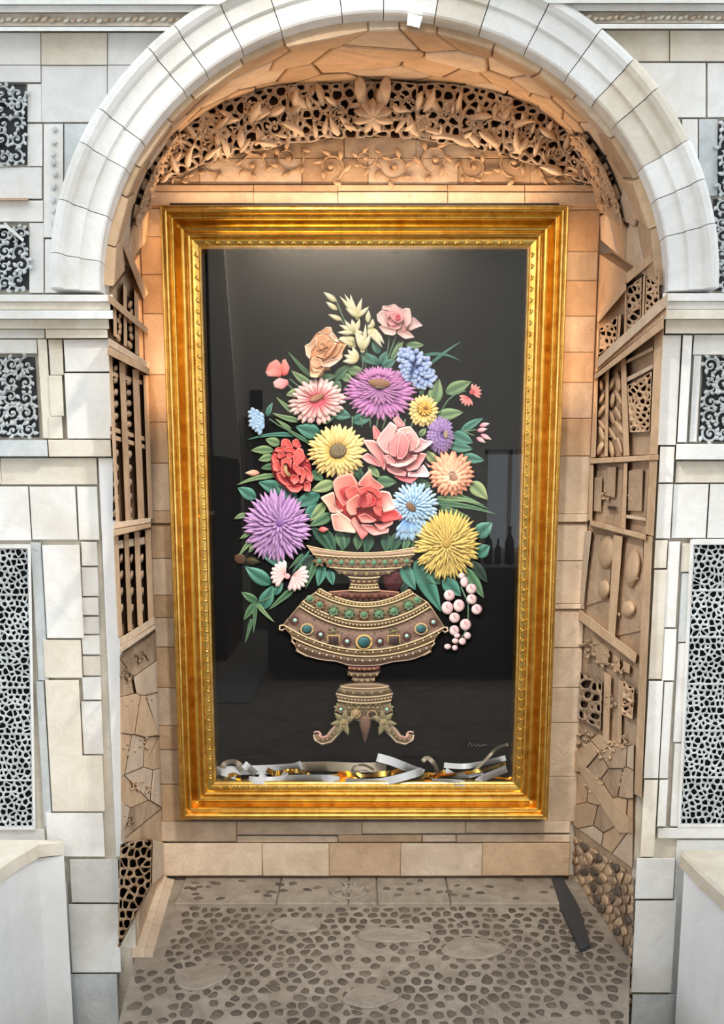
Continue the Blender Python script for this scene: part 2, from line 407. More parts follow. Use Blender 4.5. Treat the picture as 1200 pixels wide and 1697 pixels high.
for r in ((-700, -420, 68, -62, .0, 'white'), (68, -420, 640, -62, .0, 'cream'), (-700, -60, 640, 8, .07, 'white'), (-700, 8, 640, 21, .052, 'white'), (-700, 21, 640, 44, .026, 'cream'), (-700, 44, 640, 52, .055, 'white'),
          (-700, 54, -60, 108, .0, 'white'), (-60, 54, 68, 108, .0, 'white'), (68, 54, 178, 108, .004, 'cream'), (178, 54, 640, 108, .0, 'white'),
          (-700, 108, -120, 203, .0, 'grey'), (-120, 108, 68, 137, .002, 'white'), (45, 139, 69, 203, .002, 'white'), (-120, 139, -62, 203, .002, 'white'), (68, 108, 178, 203, .0, 'white'), (178, 108, 640, 203, .004, 'white'),
          (72, 205, 105, 394, .008, 'white'), (106, 205, 640, 330, .0, 'grey'), (106, 332, 640, 394, .002, 'white'), (74, 396, 108, 486, .006, 'white'), (108, 396, 640, 486, .0, 'white'),
          (-700, 205, -60, 486, 0, 'white'), (-60, 277, 70, 330, .004, 'white'), (-60, 332, 72, 368, .004, 'white'), (45, 205, 71, 276, .002, 'white'), (48, 369, 73, 486, .003, 'white')):
    blk_arc(*r[:5], r[5], -1)
for r in ((640, -420, 1110, -62, .0, 'white'), (1110, -420, 1900, -62, .0, 'cream'), (640, -60, 1900, 6, .07, 'white'), (640, 6, 1900, 19, .052, 'white'), (640, 19, 1900, 39, .026, 'cream'), (640, 39, 1900, 48, .055, 'white'),
          (640, 50, 1110, 102, .0, 'cream'), (1110, 50, 1300, 102, .003, 'cream'), (1300, 50, 1900, 102, 0, 'white'),
          (640, 104, 1044, 195, .0, 'white'), (1046, 104, 1170, 195, .004, 'white'), (1172, 104, 1900, 195, .0, 'white'),
          (640, 197, 1128, 325, .0, 'grey'), (1130, 197, 1157, 325, .006, 'white'), (1220, 197, 1900, 485, .0, 'white'), (640, 327, 1155, 485, .0, 'white'), (1157, 327, 1178, 485, .005, 'white'), (1158, 197, 1190, 325, .004, 'grey')):
    blk_arc(*r[:5], r[5], 1)
W_, C_, G_ = 'white', 'cream', 'grey'
for r in ((-700, 488, 187, 500, .075, W_), (-700, 500, 183, 514, .058, C_), (-700, 514, 187, 529, .085, W_), (-700, 529, 180, 545, .05, C_), (75, 545, 178, 561, .045, C_), (-700, 545, 74, 561, .02, W_),
          (62, 562, 78, 727, .012, C_), (80, 562, 103, 622, .02, C_), (80, 622, 103, 690, .018, C_), (80, 690, 103, 727, .02, C_), (105, 562, 181, 616, .02, W_), (106, 618, 182, 727, .02, W_),
          (-700, 562, -70, 727, .01, W_), (-70, 562, 61, 586, .008, W_),
          (-700, 729, 78, 757, .05, G_), (79, 729, 184, 757, .036, C_), (-700, 759, 0, 803, .01, C_), (0, 759, 160, 803, .01, C_),
          (-700, 806, -70, 898, .004, W_), (-70, 806, 47, 896, .008, W_), (48, 806, 125, 895, .01, W_), (127, 806, 161, 895, .008, W_),
          (163, 759, 190, 1420, .014, 'render'), (50, 898, 68, 1128, .004, G_), (69, 903, 132, 1058, .012, W_), (71, 1060, 134, 1124, .008, C_), (74, 1127, 131, 1345, .01, C_),
          (134, 898, 161, 938, .008, W_), (134, 940, 162, 988, .005, W_), (134, 990, 163, 1020, .008, W_), (135, 1022, 164, 1051, .004, W_), (135, 1053, 165, 1085, .008, W_), (136, 1087, 166, 1120, .005, C_), (136, 1122, 167, 1160, .008, W_), (134, 1162, 168, 1250, .004, W_), (134, 1252, 170, 1345, .007, C_),
          (59, 1129, 73, 1370, .004, G_), (75, 1347, 171, 1420, .008, W_), (-700, 1374, 74, 1460, .0, W_), (-700, 898, -70, 1372, .0, W_),
          (115, 1424, 196, 1496, .032, W_), (113, 1498, 196, 1612, .03, W_), (113, 1614, 194, 1900, .036, 'grey'), (-700, 1462, 112, 1900, 0, W_)):
    blk(FM, *r[:5], r[5], wall_front)
for r in ((1098, 486, 1900, 499, .075, W_), (1101, 499, 1900, 513, .058, W_), (1097, 513, 1900, 529, .085, C_), (1103, 529, 1900, 553, .05, C_),
          (1097, 555, 1130, 738, .03, W_), (1132, 555, 1148, 733, .036, W_), (1150, 555, 1900, 588, .012, W_), (1150, 589, 1163, 733, .012, W_), (1260, 589, 1900, 733, .01, W_),
          (1121, 736, 1900, 762, .05, W_), (1094, 740, 1119, 800, .03, W_), (1121, 764, 1900, 800, .01, C_), (1091, 802, 1116, 893, .028, W_), (1117, 802, 1175, 892, .01, W_), (1177, 802, 1400, 892, .008, W_), (1402, 802, 1900, 892, .0, W_),
          (1086, 895, 1107, 942, .03, C_), (1084, 944, 1106, 1126, .028, C_), (1075, 1128, 1100, 1290, .03, W_), (1067, 1292, 1091, 1420, .03, C_),
          (1108, 897, 1128, 1040, .02, W_), (1101, 1042, 1122, 1128, .022, W_), (1101, 1130, 1116, 1290, .02, W_), (1093, 1292, 1108, 1370, .022, W_),
          (1130, 900, 1146, 948, .004, C_), (1129, 950, 1145, 1064, .004, G_), (1124, 1066, 1139, 1230, .004, W_), (1118, 1232, 1132, 1370, .006, W_), (1148, 893, 1900, 903, .012, W_),
          (1400, 905, 1900, 1372, 0, W_), (1090, 1372, 1900, 1390, .01, W_),
          (1055, 1422, 1120, 1490, .034, W_), (1053, 1492, 1122, 1645, .03, W_), (1048, 1648, 1124, 1900, .04, G_), (1122, 1392, 1900, 1900, 0, W_)):
    blk(FM, *r[:5], r[5], wall_front)
# carving helpers
def sprig(M, mb, cx, cy, r, d, n, a0=0., turns=1.3, th=.16, leaves=6, lw=.5, rnd=R):
    """a scrolling stem with acanthus leaves; r in drawing units"""
    s = M.s; pts = []; m = 18
    for i in range(m):
        t = i/(m-1); a = a0+d*t*turns*2*math.pi; q = r*(1-.82*t); pts.append((cx+q*math.cos(a), cy+q*math.sin(a), n+r*s*.10*t))
    mb.add(*tube(M, pts, [r*th*(1-.45*i/m) for i in range(m)], 6))
    v, f = dome(M, ell(cx, cy, r*.22, r*.22, 0, 9), n, r*s*.3); mb.add(v, f)
    for k in range(leaves):
        i = int((m-6)*k/leaves); x, y, nn = pts[i]; b = math.degrees(math.atan2(y-cy, x-cx))+d*rnd.uniform(20, 60)
        v, f, c = petal(M, x, y, b, r*rnd.uniform(.55, .85), r*lw, nn, nn+r*s*.12, arch=r*s*.18, shape='leaf', bend=d*.5, st=5); mb.add(v, f)
def carving(M, par, x0, y0, x1, y1, size, n, mat, name='carved_foliage', k=1., rnd=R):
    """foliage carving that fills a panel: each scroll with its leaves one piece of stone"""
    nx, ny = max(1, round((x1-x0)/size/1.5)), max(1, round((y1-y0)/size/1.5)); d = 1
    for j in range(ny):
        for i in range(nx):
            d = -d; mb = MB()
            sprig(M, mb, x0+(i+.5+rnd.uniform(-.12, .12))*(x1-x0)/nx, y0+(j+.5+rnd.uniform(-.12, .12))*(y1-y0)/ny, size*rnd.uniform(.72, .9)*k, d, n+rnd.uniform(0, .006), rnd.uniform(0, 6.3), rnd.uniform(1., 1.5), rnd=rnd)
            mb.build(name, mat, par)
# relief panels of the facade (each recessed ground is coloured dark for the shade between carvings)
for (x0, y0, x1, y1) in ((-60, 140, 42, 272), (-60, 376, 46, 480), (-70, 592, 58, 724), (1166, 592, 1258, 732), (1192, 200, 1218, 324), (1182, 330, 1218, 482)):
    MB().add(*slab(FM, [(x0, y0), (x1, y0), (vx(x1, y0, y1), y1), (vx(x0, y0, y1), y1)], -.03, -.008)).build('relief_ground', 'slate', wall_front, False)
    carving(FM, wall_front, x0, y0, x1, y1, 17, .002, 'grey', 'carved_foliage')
MB().add(*slab(FM, [(-60, 372), (12, 372), (40, 396), (38, 401), (10, 378), (-60, 378)], 0, .02)).build('relief_hood', 'white', wall_front, False)
MB().add(*slab(FM, [(-60, 328), (46, 328), (48, 332), (-60, 332)], 0, .03)).build('relief_ledge', 'tan', wall_front, False)
# rope friezes under the cornice
for x0, x1, y, par in ((-60, 300, 33, wall_front), (915, 1260, 29, wall_front)):
    x = x0
    while x < x1:
        L = R.uniform(11, 16); v, f, c = petal(FM, x, y+R.uniform(1, 4), R.uniform(-35, -15), L, R.uniform(6, 8), .028, .03, arch=.006, shape='leaf', st=5)
        MB().add(v, f).build('frieze_leaf', 'tanl' if R.random() < .35 else 'cream', par); x += L*.82
# little carved dots on the narrow strip left of the arch
for i in range(9):
    MB().add(*dome(FM, ell(90+R.uniform(-2, 2), 215+i*19+R.uniform(-3, 3), 4, R.uniform(4, 7), 0, 8), .008, .010)).build('carved_boss', 'grey', wall_front)
# ---- pierced stone grilles
def grille(name, label, poly, poly_in, rnd):
    g = empty(name, FM(poly[3][0], poly[3][1], 0)); tag(g, label, 'grille', 'pierced stone grilles in the facade')
    MB().add(*slab(FM, poly, -.03, -.0105)).build('dark_backing', 'black', g, False)
    for i in range(4):
        a, b, c, d = poly[i], poly[(i+1) % 4], poly_in[(i+1) % 4], poly_in[i]
        MB().add(*slab(FM, [a, b, c, d], -.02, .012, .6)).build('grille_border', 'white', g, False)
    y0, y1 = poly_in[0][1], poly_in[2][1]; k = 6; q = []
    for i in range(k):
        a, b = i/k, (i+1)/k; e = lambda p, s, t: (p[0]+(s[0]-p[0])*t, p[1]+(s[1]-p[1])*t)
        pp = [e(poly_in[0], poly_in[3], a), e(poly_in[1], poly_in[2], a), e(poly_in[1], poly_in[2], b), e(poly_in[0], poly_in[3], b)]
        m = net(FM, pp, 9.6, 9.4, 1.9, -.010, .003, .42, rnd=rnd); o = m.build('tracery', 'grey', g); o['kind'] = 'stuff'
        if i: MB().add(*slab(FM, [(pp[0][0], pp[0][1]-1.6), (pp[1][0], pp[1][1]-1.6), (pp[1][0], pp[1][1]+1.6), (pp[0][0], pp[0][1]+1.6)], -.01, .006, .5)).build('cross_bar', 'grey', g, False)
grille('stone_grille', 'white lace-like stone grille over black, left of the niche', [(-64, 902), (51, 902), (59, 1376), (-30, 1376)], [(-60, 909), (46, 909), (55, 1370), (-27, 1370)], random.Random(3))
grille('stone_grille', 'white lace-like stone grille over black, right of the niche', [(1144, 894), (1290, 894), (1256, 1372), (1123, 1372)], [(1150, 901), (1284, 901), (1250, 1366), (1128, 1366)], random.Random(4))
# ---- low parapets that come forward on both sides
def hit(x, y, z): d = ray(x, y); return EYE+d*((z-H)/d.z)
def parapet(label, px, side, zpx, mat):
    z = at(*zpx, D1).z; P = [hit(x, y, z) for x, y in px]; far = 1.9*side
    P = P+[Vector((far, P[-1].y, z)), Vector((far, D1-.075, z))]; P[0] = Vector((P[0].x, D1-.075, z))
    g = empty('parapet', (P[1].x, P[1].y, -.36)); tag(g, label, 'parapet', 'low stone parapets beside the niche')
    M = lambda x, y, n: Vector((x, y, n)); q = [(p.x, p.y) for p in P]
    MB().add(*slab(M, q, -.36, z-.045, .004)).build('wall_body', mat, g, False)
    MB().add(*slab(M, inset(q, -.012), z-.044, z, .008)).build('coping', 'cream', g, False)
    return g
parapet('white plastered parapet in the lower left corner', [(121, 1372), (62, 1392), (10, 1422), (-60, 1476)], -1, (121, 1372), 'render')
parapet('white stone parapet with cream coping in the lower right corner', [(1119, 1390), (1136, 1412), (1165, 1442), (1230, 1500)], 1, (1119, 1390), 'render')
# ================================================================== niche interior
# ---- back wall quoins beside the frame
def quoin(y0, y1, x0, x1, n, mat): blk(BM, x0, y0, x1, y1, n, mat, wall_back, 1.2, -.01)
YL = [300, 345, 392, 455, 520, 621, 700, 768, 847, 868, 926, 987, 1024, 1073, 1140, 1203, 1243, 1300, 1362]
for i, (a, b) in enumerate(zip(YL, YL[1:])): quoin(a, b, vx(247, 800, a), vx(300, 800, a), .012+(.012 if a == 847 else 0), ['tan', 'tanl', 'tan'][i % 3] if a < 900 else ['tanl', 'tan'][i % 2])
YR = [300, 348, 417, 465, 524, 584, 634, 694, 756, 852, 866, 930, 1001, 1010, 1074, 1140, 1198, 1287, 1362]
for i, (a, b) in enumerate(zip(YR, YR[1:])): quoin(a, b, vx(905, 800, a), vx(977, 800, a), .012+(.014 if b-a < 16 else 0), ['tanl', 'tan'][i % 2] if a < 760 else 'tanl')
# ---- ledge over the frame and masonry above it
for x0, x1 in ((226, 420), (420, 560), (560, 742), (742, 870), (870, 1006)):
    blk(BM, x0, 318, x1, 341, .036, 'tanl', wall_back); blk(BM, x0, 306, x1, 318, .028, 'tan', wall_back)
for y0, y1, xs in ((262, 306, (226, 330, 500, 610, 760, 880, 1006)), (214, 262, (240, 350, 455, 570, 690, 800, 900, 1000)), (160, 214, (270, 420, 560, 700, 840, 960)), (120, 160, (420, 540, 680, 800))):
    for a, b in zip(xs, xs[1:]): blk(BM, a, y0, b, y1, .014, R.choice(['tan', 'tanl', 'tan']), wall_back, 1., -.01)
# scroll relief on that masonry
rn = random.Random(21)
for cx, cy, r, d in ((352, 262, 26, 1), (418, 274, 24, -1), (478, 262, 27, 1), (548, 276, 25, -1), (606, 262, 20, 1), (654, 276, 25, -1), (722, 264, 27, 1), (786, 276, 24, -1), (852, 268, 27, 1), (914, 280, 22, -1), (300, 284, 19, -1), (958, 290, 16, 1)):
    mb = MB(); sprig(BM, mb, cx, cy, r, d, .016, rn.uniform(0, 6), 1.35, .085, 6, .34, rn); mb.build('carved_scroll', 'tan', wall_back)
# lace: pierced foliage under the vault
def ytop(x):
    k = min(.999, abs(x-619)/386); return 420-291*(1-k**2.9)**(1/2.9)
def ylow(x): return 226+((x-615)/330)**2*66
MBk = MB(); xs = [262+i*(978-262)/30 for i in range(31)]
v = [BM(x, ytop(x)-14, .030) for x in xs]+[BM(x, ylow(x)+2, .030) for x in xs]+[BM(x, ylow(x)+2, .0) for x in xs]+[BM(x, ytop(x)-14, .0) for x in xs]
MBk.add(v, [(k*31+i, k*31+i+1, ((k+1) % 4)*31+i+1, ((k+1) % 4)*31+i) for k in range(4) for i in range(30)]).build('lace_ground', 'recess_shade', wall_back, False)
for i in range(10):
    a, b = 262+i*71.6, 262+(i+1)*71.6; m = (a+b)/2
    pl = [(a, ytop(a)+(6 if i % 2 else 9)), (m, ytop(m)+5), (b, ytop(b)+(9 if i % 2 else 6)), (b, ylow(b)), (m, ylow(m)+4), (a, ylow(a))]
    o = net(BM, pl, 17, 15, 3.6, .032, .060, .4, drop=.12, rnd=rn).build('pierced_tracery', 'tanl', wall_back); o['kind'] = 'stuff'
x = 262
while x < 976:
    yt, yl = ytop(x), ylow(x); hgt = yl-yt
    for row in range(2):
        L = min(40, hgt*.5)*rn.uniform(.55, 1.15)
        if L < 7: continue
        y = yt+hgt*(.52 if row == 0 else .95)+rn.uniform(-6, 6)
        v, f, c = petal(BM, x+rn.uniform(-7, 7), y, -90+rn.uniform(-75, 75), L, L*rn.uniform(.26, .44), .056, rn.uniform(.062, .088), arch=.010, shape=rn.choice(['leaf', 'round', 'blade']), bend=rn.uniform(-1.1, 1.1), st=6)
        MB().add(v, f).build('lace_leaf', 'tanl', wall_back)
    mb = MB(); sprig(BM, mb, x+rn.uniform(-6, 10), yt+hgt*rn.uniform(.3, .8), rn.uniform(8, 14), rn.choice((-1, 1)), .058, rn.uniform(0, 6), 1.2, .17, 4, .5, rn); mb.build('lace_scroll', 'tanl', wall_back)
    x += rn.uniform(15, 21)
mb = MB()      # crowning finial with two prongs
for dx in (-22, 22):
    v, f, c = petal(BM, 618+dx*.8, 178, -90+dx*.25, 55, 20, .06, .08, arch=.02, shape='round'); mb.add(v, f)
mb.add(*dome(BM, ell(618, 186, 26, 22), .055, .03))
for k in range(7):
    v, f, c = petal(BM, 618, 196, -90+(k-3)*34, 34, 13, .07, .07, arch=.02, shape='round'); mb.add(v, f)
mb.build('lace_finial', 'tanl', wall_back)
# pierced carving on the haunches of the vault
for x0, x1 in ((.13, .47), (LA-.47, LA-.13)):
    k = 4
    for i in range(k):
        a, b = x0+(x1-x0)*i/k, x0+(x1-x0)*(i+1)/k; pl = [(a, .20), (b, .20), (b, .47), (a, .47)]
        MB().add(*slab(SM, pl, .0, .0215)).build('haunch_ground', 'recess_shade', ceiling, False)
        o = net(SM, pl, .034, .034, .009, .020, .036, .4, drop=.15, rnd=rn).build('pierced_tracery', 'tan', ceiling); o['kind'] = 'stuff'
        for j in range(3):
            mb = MB(); sprig(SM, mb, rn.uniform(a, b), .22+.09*j, rn.uniform(.02, .03), rn.choice((-1, 1)), .036, rn.uniform(0, 6), 1.2, .16, 4, .5, rn); mb.build('haunch_scroll', 'tan', ceiling)
# ---- sill courses under the frame
for r in ((258, 1361, 392, 1395, .036, 'tanl'), (392, 1361, 600, 1384, .03, 'tanl'), (600, 1361, 772, 1382, .03, 'tanl'), (772, 1361, 946, 1381, .032, 'tanl'),
          (392, 1385, 560, 1396, .040, 'tanl'), (560, 1383, 700, 1396, .036, 'tan'), (700, 1383, 756, 1395, .044, 'tanl'), (756, 1383, 946, 1396, .038, 'tanl'),
          (256, 1397, 434, 1452, .055, 'tanl'), (434, 1397, 545, 1452, .057, 'tanl'), (545, 1397, 664, 1452, .054, 'tan'), (664, 1397, 800, 1452, .058, 'tanl'), (800, 1397, 946, 1452, .056, 'tan')):
    blk(BM, *r[:5], r[5], wall_back, 1.2, -.01)
# ---- side walls
def wp(M, par, pts, n1, mat='tan', name='panel_rail', bev=.8, n0=-.01): return MB().add(*slab(M, pts, n0, n1, bev)).build(name, mat, par, False)
def quad(x0, y0, x1, y1, k0=0, k1=0): return [(x0, y0), (x1, y0+k0), (x1, y1+k1), (x0, y1)]
# left wall: the ray plane is seen at a slant, so vertical members are narrow
L = wall_left
for p, n1, mt in (([(179, 486), (246, 545), (246, 556), (179, 500)], .035, 'tan'), ([(180, 560), (247, 601), (247, 611), (180, 573)], .03, 'tanl'), ([(178, 573), (248, 611), (248, 622), (178, 587)], .045, 'tan'),
                  ([(188, 866), (250, 858), (250, 866), (188, 877)], .035, 'tanl'), ([(188, 878), (250, 867), (250, 874), (189, 889)], .05, 'tan'),
                  ([(198, 1058), (256, 1022), (257, 1034), (199, 1074)], .035, 'tanl'), ([(198, 1074), (257, 1035), (258, 1042), (199, 1083)], .045, 'tanl')):
    wp(LM, L, p, n1, mt, 'wall_ledge')
def stile(M, par, x, w, y0, y1, n1=.022, mat='tan', k=0.): return wp(M, par, [(x, y0), (x+w, y0+k*w), (vx(x+w, y0, y1), y1+k*w*.2), (vx(x, y0, y1), y1)], n1, mat, 'panel_stile')
for x, w in ((180, 6), (197, 10), (219, 11), (237, 8)): stile(LM, L, x, w, 590+(x-180)*.55, 866-(x-180)*.1)
for x, w in ((188, 8), (205, 8), (222, 9), (240, 10)): stile(LM, L, x, w, 888-(x-188)*.2, 1056-(x-188)*.55)
for y in (628, 720, 733): wp(LM, L, [(182, y-14), (246, y+6), (246, y+13), (182, y-6)], .016, 'tan', 'panel_rail')
wp(LM, L, [(189, 897), (250, 888), (250, 900), (190, 911)], .018, 'tanl', 'panel_rail')
for x0, x1, y0, y1 in ((187, 197, 600, 700), (208, 219, 625, 712), (187, 197, 740, 862), (208, 219, 742, 858)):
    MB().add(*slab(LM, quad(x0, y0, x1, y1), -.01, .002)).build('panel_ground', 'recess_shade', L, False)
    for j in range(5): MB().add(*dome(LM, ell((x0+x1)/2, y0+(j+.5)*(y1-y0)/5, (x1-x0)*.5, (y1-y0)/15, 20, 8), .002, .016)).build('panel_boss', 'tand', L)
for x0, x1 in ((197, 205), (214, 222), (231, 240)): MB().add(*slab(LM, quad(x0, 908, x1, 1034), -.01, .002)).build('panel_ground', 'recess_shade', L, False); 
for x0 in (201, 218, 235):
    for j in range(4): MB().add(*dome(LM, ell(x0, 925+j*28, 3.6, 9, 12, 8), .002, .016)).build('panel_boss', 'tand', L)
wp(LM, L, [(203, 408), (212, 408), (246, 486), (238, 498)], .03, 'tan', 'brace'); wp(LM, L, [(187, 496), (193, 502), (194, 560), (188, 556)], .022, 'tan', 'panel_stile'); wp(LM, L, [(204, 470), (210, 478), (211, 575), (205, 572)], .022, 'tan', 'panel_stile'); wp(LM, L, [(222, 480), (229, 490), (231, 590), (224, 586)], .022, 'tan', 'panel_stile')
for x0, x1, y0, y1 in ((193, 203, 500, 556), (211, 222, 490, 570)):
    MB().add(*slab(LM, quad(x0, y0, x1, y1, 8, 8), -.01, .002)).build('panel_ground', 'recess_shade', L, False)
    for j in range(6): MB().add(*dome(LM, ell((x0+x1)/2+R.uniform(-2, 2), y0+8+(j+.5)*(y1-y0)/6, (x1-x0)*.42, 8, R.uniform(-30, 30), 8), .002, .016)).build('panel_boss', 'tan', L)
for c, p in voronoi(jitter_sites(198, 1084, 268, 1396, 24, 60, .3), [(198, 1086), (259, 1046), (270, 1396), (200, 1396)]):
    q = inset(p if area(p) > 0 else p[::-1], .5)
    if len(q) > 2 and area(q) > 20: wp(LM, L, q, R.uniform(.006, .02), R.choice(['tanl', 'tand', 'tan']), 'wall_stone')
MB().add(*slab(LM, [(201, 1398), (252, 1386), (250, 1470), (197, 1572)], -.01, .003)).build('panel_ground', 'recess_shade', L, False)
o = net(LM, [(199, 1400), (252, 1388), (250, 1468), (195, 1572)], 11, 17, 2.4, .0, .022, .35, rnd=rn).build('pierced_tracery', 'tan', L); o['kind'] = 'stuff'
wp(LM, L, [(253, 1392), (271, 1396), (272, 1450), (252, 1466)], .018, 'tanl', 'wall_stone')
# base mouldings along the left wall
for w0, w1, z1 in ((.0, .035, .022), (.035, .06, .010)):
    a0, a1 = Vector((XL1-.01, D1+.005, 0)), Vector((XL2-.01, D2-.05, 0))
    MB().add(*loft([[a0+Vector((w0, 0, 0)), a0+Vector((w1, 0, 0)), a0+Vector((w1, 0, z1)), a0+Vector((w0, 0, z1+.006))], [a1+Vector((w0, 0, 0)), a1+Vector((w1, 0, 0)), a1+Vector((w1, 0, z1)), a1+Vector((w0, 0, z1+.006))]])).build('base_moulding', 'tanl', L, False)
# right wall
Q = wall_right
c4 = lambda p: [(860+x/3.394, 450+y/3.394) for x, y in p]; c6 = lambda p: [(860+x/3.394, 880+y/3.394) for x, y in p]
for p, n1, mt in (([(838, 120), (838, 190), (440, 545), (440, 490)], .05, 'tanl'), ([(830, 195), (830, 250), (430, 570), (430, 545)], .04, 'tan'), ([(815, 262), (815, 318), (425, 612), (425, 582)], .055, 'tan'),
                  ([(785, 1030), (785, 1060), (400, 1082), (400, 1052)], .03, 'tan'), ([(400, 1398), (715, 1480), (715, 1512), (400, 1428)], .035, 'tan')):
    wp(RM, Q, c4(p), n1, mt, 'wall_ledge')
for p in ([(765, 330), (815, 300), (780, 1030), (735, 1030)], [(572, 490), (602, 468), (622, 1035), (588, 1038)], [(425, 600), (447, 585), (432, 1045), (402, 1050)],
          [(735, 1062), (780, 1060), (757, 1490), (712, 1478)], [(590, 1078), (612, 1076), (600, 1450), (572, 1442)], [(398, 1085), (420, 1084), (412, 1400), (388, 1400)], [(490, 545), (508, 532), (500, 1040), (480, 1042)]):
    wp(RM, Q, c4(p), .024, 'tan', 'panel_stile')
for p, nm in (([(600, 600), (755, 520), (755, 545), (600, 628)], 'panel_rail'), ([(600, 500), (755, 420), (757, 442), (600, 520)], 'panel_rail'), ([(585, 1365), (715, 1385), (715, 1405), (585, 1385)], 'panel_rail')):
    wp(RM, Q, c4(p), .02, 'tanl', nm)
for p in ([(602, 632), (752, 548), (735, 1030), (620, 1034)], [(448, 612), (488, 585), (478, 1042), (433, 1045)], [(508, 575), (570, 530), (588, 1036), (502, 1040)], [(422, 1088), (588, 1080), (572, 1440), (412, 1405)], [(612, 1076), (735, 1064), (715, 1380), (600, 1370)]):
    MB().add(*slab(RM, c4(p), -.01, .004)).build('panel_ground', 'tand', Q, False)
rr = random.Random(31)
def bosses(par, M, poly, nx, ny, sx, sy, n0, h, mat):
    x0, x1 = poly[0], poly[1]; 
    for j in range(ny):
        for i in range(nx):
            e = lambda t, u: ((poly[0][0]*(1-t)+poly[1][0]*t)*(1-u)+(poly[3][0]*(1-t)+poly[2][0]*t)*u, (poly[0][1]*(1-t)+poly[1][1]*t)*(1-u)+(poly[3][1]*(1-t)+poly[2][1]*t)*u)
            cx, cy = e((i+.5+rr.uniform(-.2, .2))/nx, (j+.5+rr.uniform(-.2, .2))/ny)
            MB().add(*dome(M, ell(cx, cy, sx*rr.uniform(.8, 1.2), sy*rr.uniform(.8, 1.2), rr.uniform(-40, 40), 9), n0, h)).build('panel_boss', mat, par)
def pierced(M, par, poly, dx, dy, w, mat):
    MB().add(*slab(M, poly, -.01, .006)).build('panel_ground', 'recess_shade', par, False)
    o = net(M, poly, dx, dy, w, .004, .020, .4, drop=.25, rnd=rr).build('pierced_tracery', mat, par); o['kind'] = 'stuff'
pierced(RM, Q, c4([(610, 640), (748, 562), (735, 900), (625, 905)]), 9, 11, 2.6, 'tan')
bosses(Q, RM, c4([(450, 625), (486, 600), (476, 1030), (436, 1035)]), 1, 6, 4.5, 13, .004, .014, 'tan')
bosses(Q, RM, c4([(510, 590), (568, 548), (584, 1030), (506, 1032)]), 2, 5, 5, 16, .004, .014, 'tan')
for p in ([(495, 1100), (548, 1098), (540, 1270), (492, 1262)], [(425, 1160), (468, 1158), (462, 1352), (420, 1348)], [(615, 1120), (700, 1112), (690, 1350), (612, 1345)]):
    wp(RM, Q, c4(p), .016, 'tand', 'panel_field')
wp(RM, Q, c4([(500, 1318), (545, 1322), (543, 1338), (500, 1334)]), .022, 'recess_shade', 'panel_slot')
# upper right carvings between vault and ledge
for p in ([(600, 0), (606, 0), (606, 370), (590, 385)], [(700, 30), (712, 20), (704, 260), (690, 275)], [(440, 330), (452, 320), (446, 480), (438, 490)], [(560, 250), (576, 240), (566, 400), (552, 410)]):
    wp(RM, Q, c4(p), .024, 'tan', 'panel_stile')
wp(RM, Q, c4([(440, 250), (600, 60), (606, 100), (446, 290)]), .03, 'tan', 'brace'); wp(RM, Q, c4([(600, 10), (760, -110), (760, -60), (606, 70)]), .028, 'tan', 'brace')
pierced(RM, Q, c4([(452, 320), (555, 250), (550, 400), (446, 470)]), 9, 12, 2.4, 'tan')
pierced(RM, Q, c4([(610, 90), (692, 30), (686, 270), (600, 360)]), 9, 13, 2.6, 'tan')
pierced(RM, Q, c4([(716, 40), (790, -20), (790, 165), (708, 240)]), 9, 13, 2.6, 'tan')
# lower rows of the right wall
for p, n1, mt, nm in (([(340, 440), (665, 690), (655, 745), (335, 500)], .024, 'tan', 'brace'), ([(705, 30), (752, 30), (690, 1500), (648, 1480)], .024, 'tan', 'panel_stile'), ([(532, 20), (585, 30), (540, 600), (500, 565)], .022, 'tan', 'panel_stile'), ([(372, 0), (410, 0), (360, 440), (338, 425)], .022, 'tanl', 'panel_stile'),
                  ([(410, 590), (510, 670), (500, 745), (440, 745)], .016, 'tan', 'bracket'), ([(528, 690), (570, 720), (566, 790), (535, 775)], .014, 'tan', 'bracket'), ([(585, 728), (628, 755), (622, 805), (590, 790)], .014, 'tan', 'bracket'),
                  ([(480, 790), (520, 820), (505, 1200), (470, 1180)], .014, 'tan', 'panel_stile'), ([(560, 830), (585, 850), (575, 1230), (548, 1215)], .012, 'tan', 'panel_stile'), ([(300, 1290), (380, 1330), (640, 1640), (640, 1700), (560, 1697)], .018, 'tan', 'brace')):
    wp(RM, Q, c6(p), n1, mt, nm)
for p in ([(415, 20), (530, 25), (505, 380), (380, 420)], [(590, 40), (700, 40), (690, 560), (545, 590)]):
    MB().add(*slab(RM, c6(p), -.01, .004)).build('panel_ground', 'tand', Q, False)
for x, y, a, b in ((495, 120, 50, 95), (480, 330, 34, 55), (640, 210, 42, 110), (615, 440, 40, 48)):
    m = [(860+x/3.394, 880+y/3.394)]; MB().add(*dome(RM, ell(m[0][0], m[0][1], a/3.394, b/3.394, 8, 14), .004, .018)).build('panel_boss', 'tan', Q)
pierced(RM, Q, c6([(345, 790), (470, 850), (460, 1120), (335, 1050)]), 12, 15, 3.2, 'tand')
pierced(RM, Q, c6([(585, 840), (650, 880), (640, 1060), (578, 1030)]), 9, 13, 2.6, 'tan')
for c, p in voronoi(jitter_sites(948, 1190, 1060, 1420, 30, 50, .3), c6([(300, 1060), (520, 1180), (650, 1200), (640, 1900), (240, 1610), (250, 1290)])):
    q = inset(p if area(p) > 0 else p[::-1], .6)
    if len(q) > 2 and area(q) > 20: wp(RM, Q, q, R.uniform(.004, .018), R.choice(['tanl', 'tand', 'tan']), 'wall_stone')
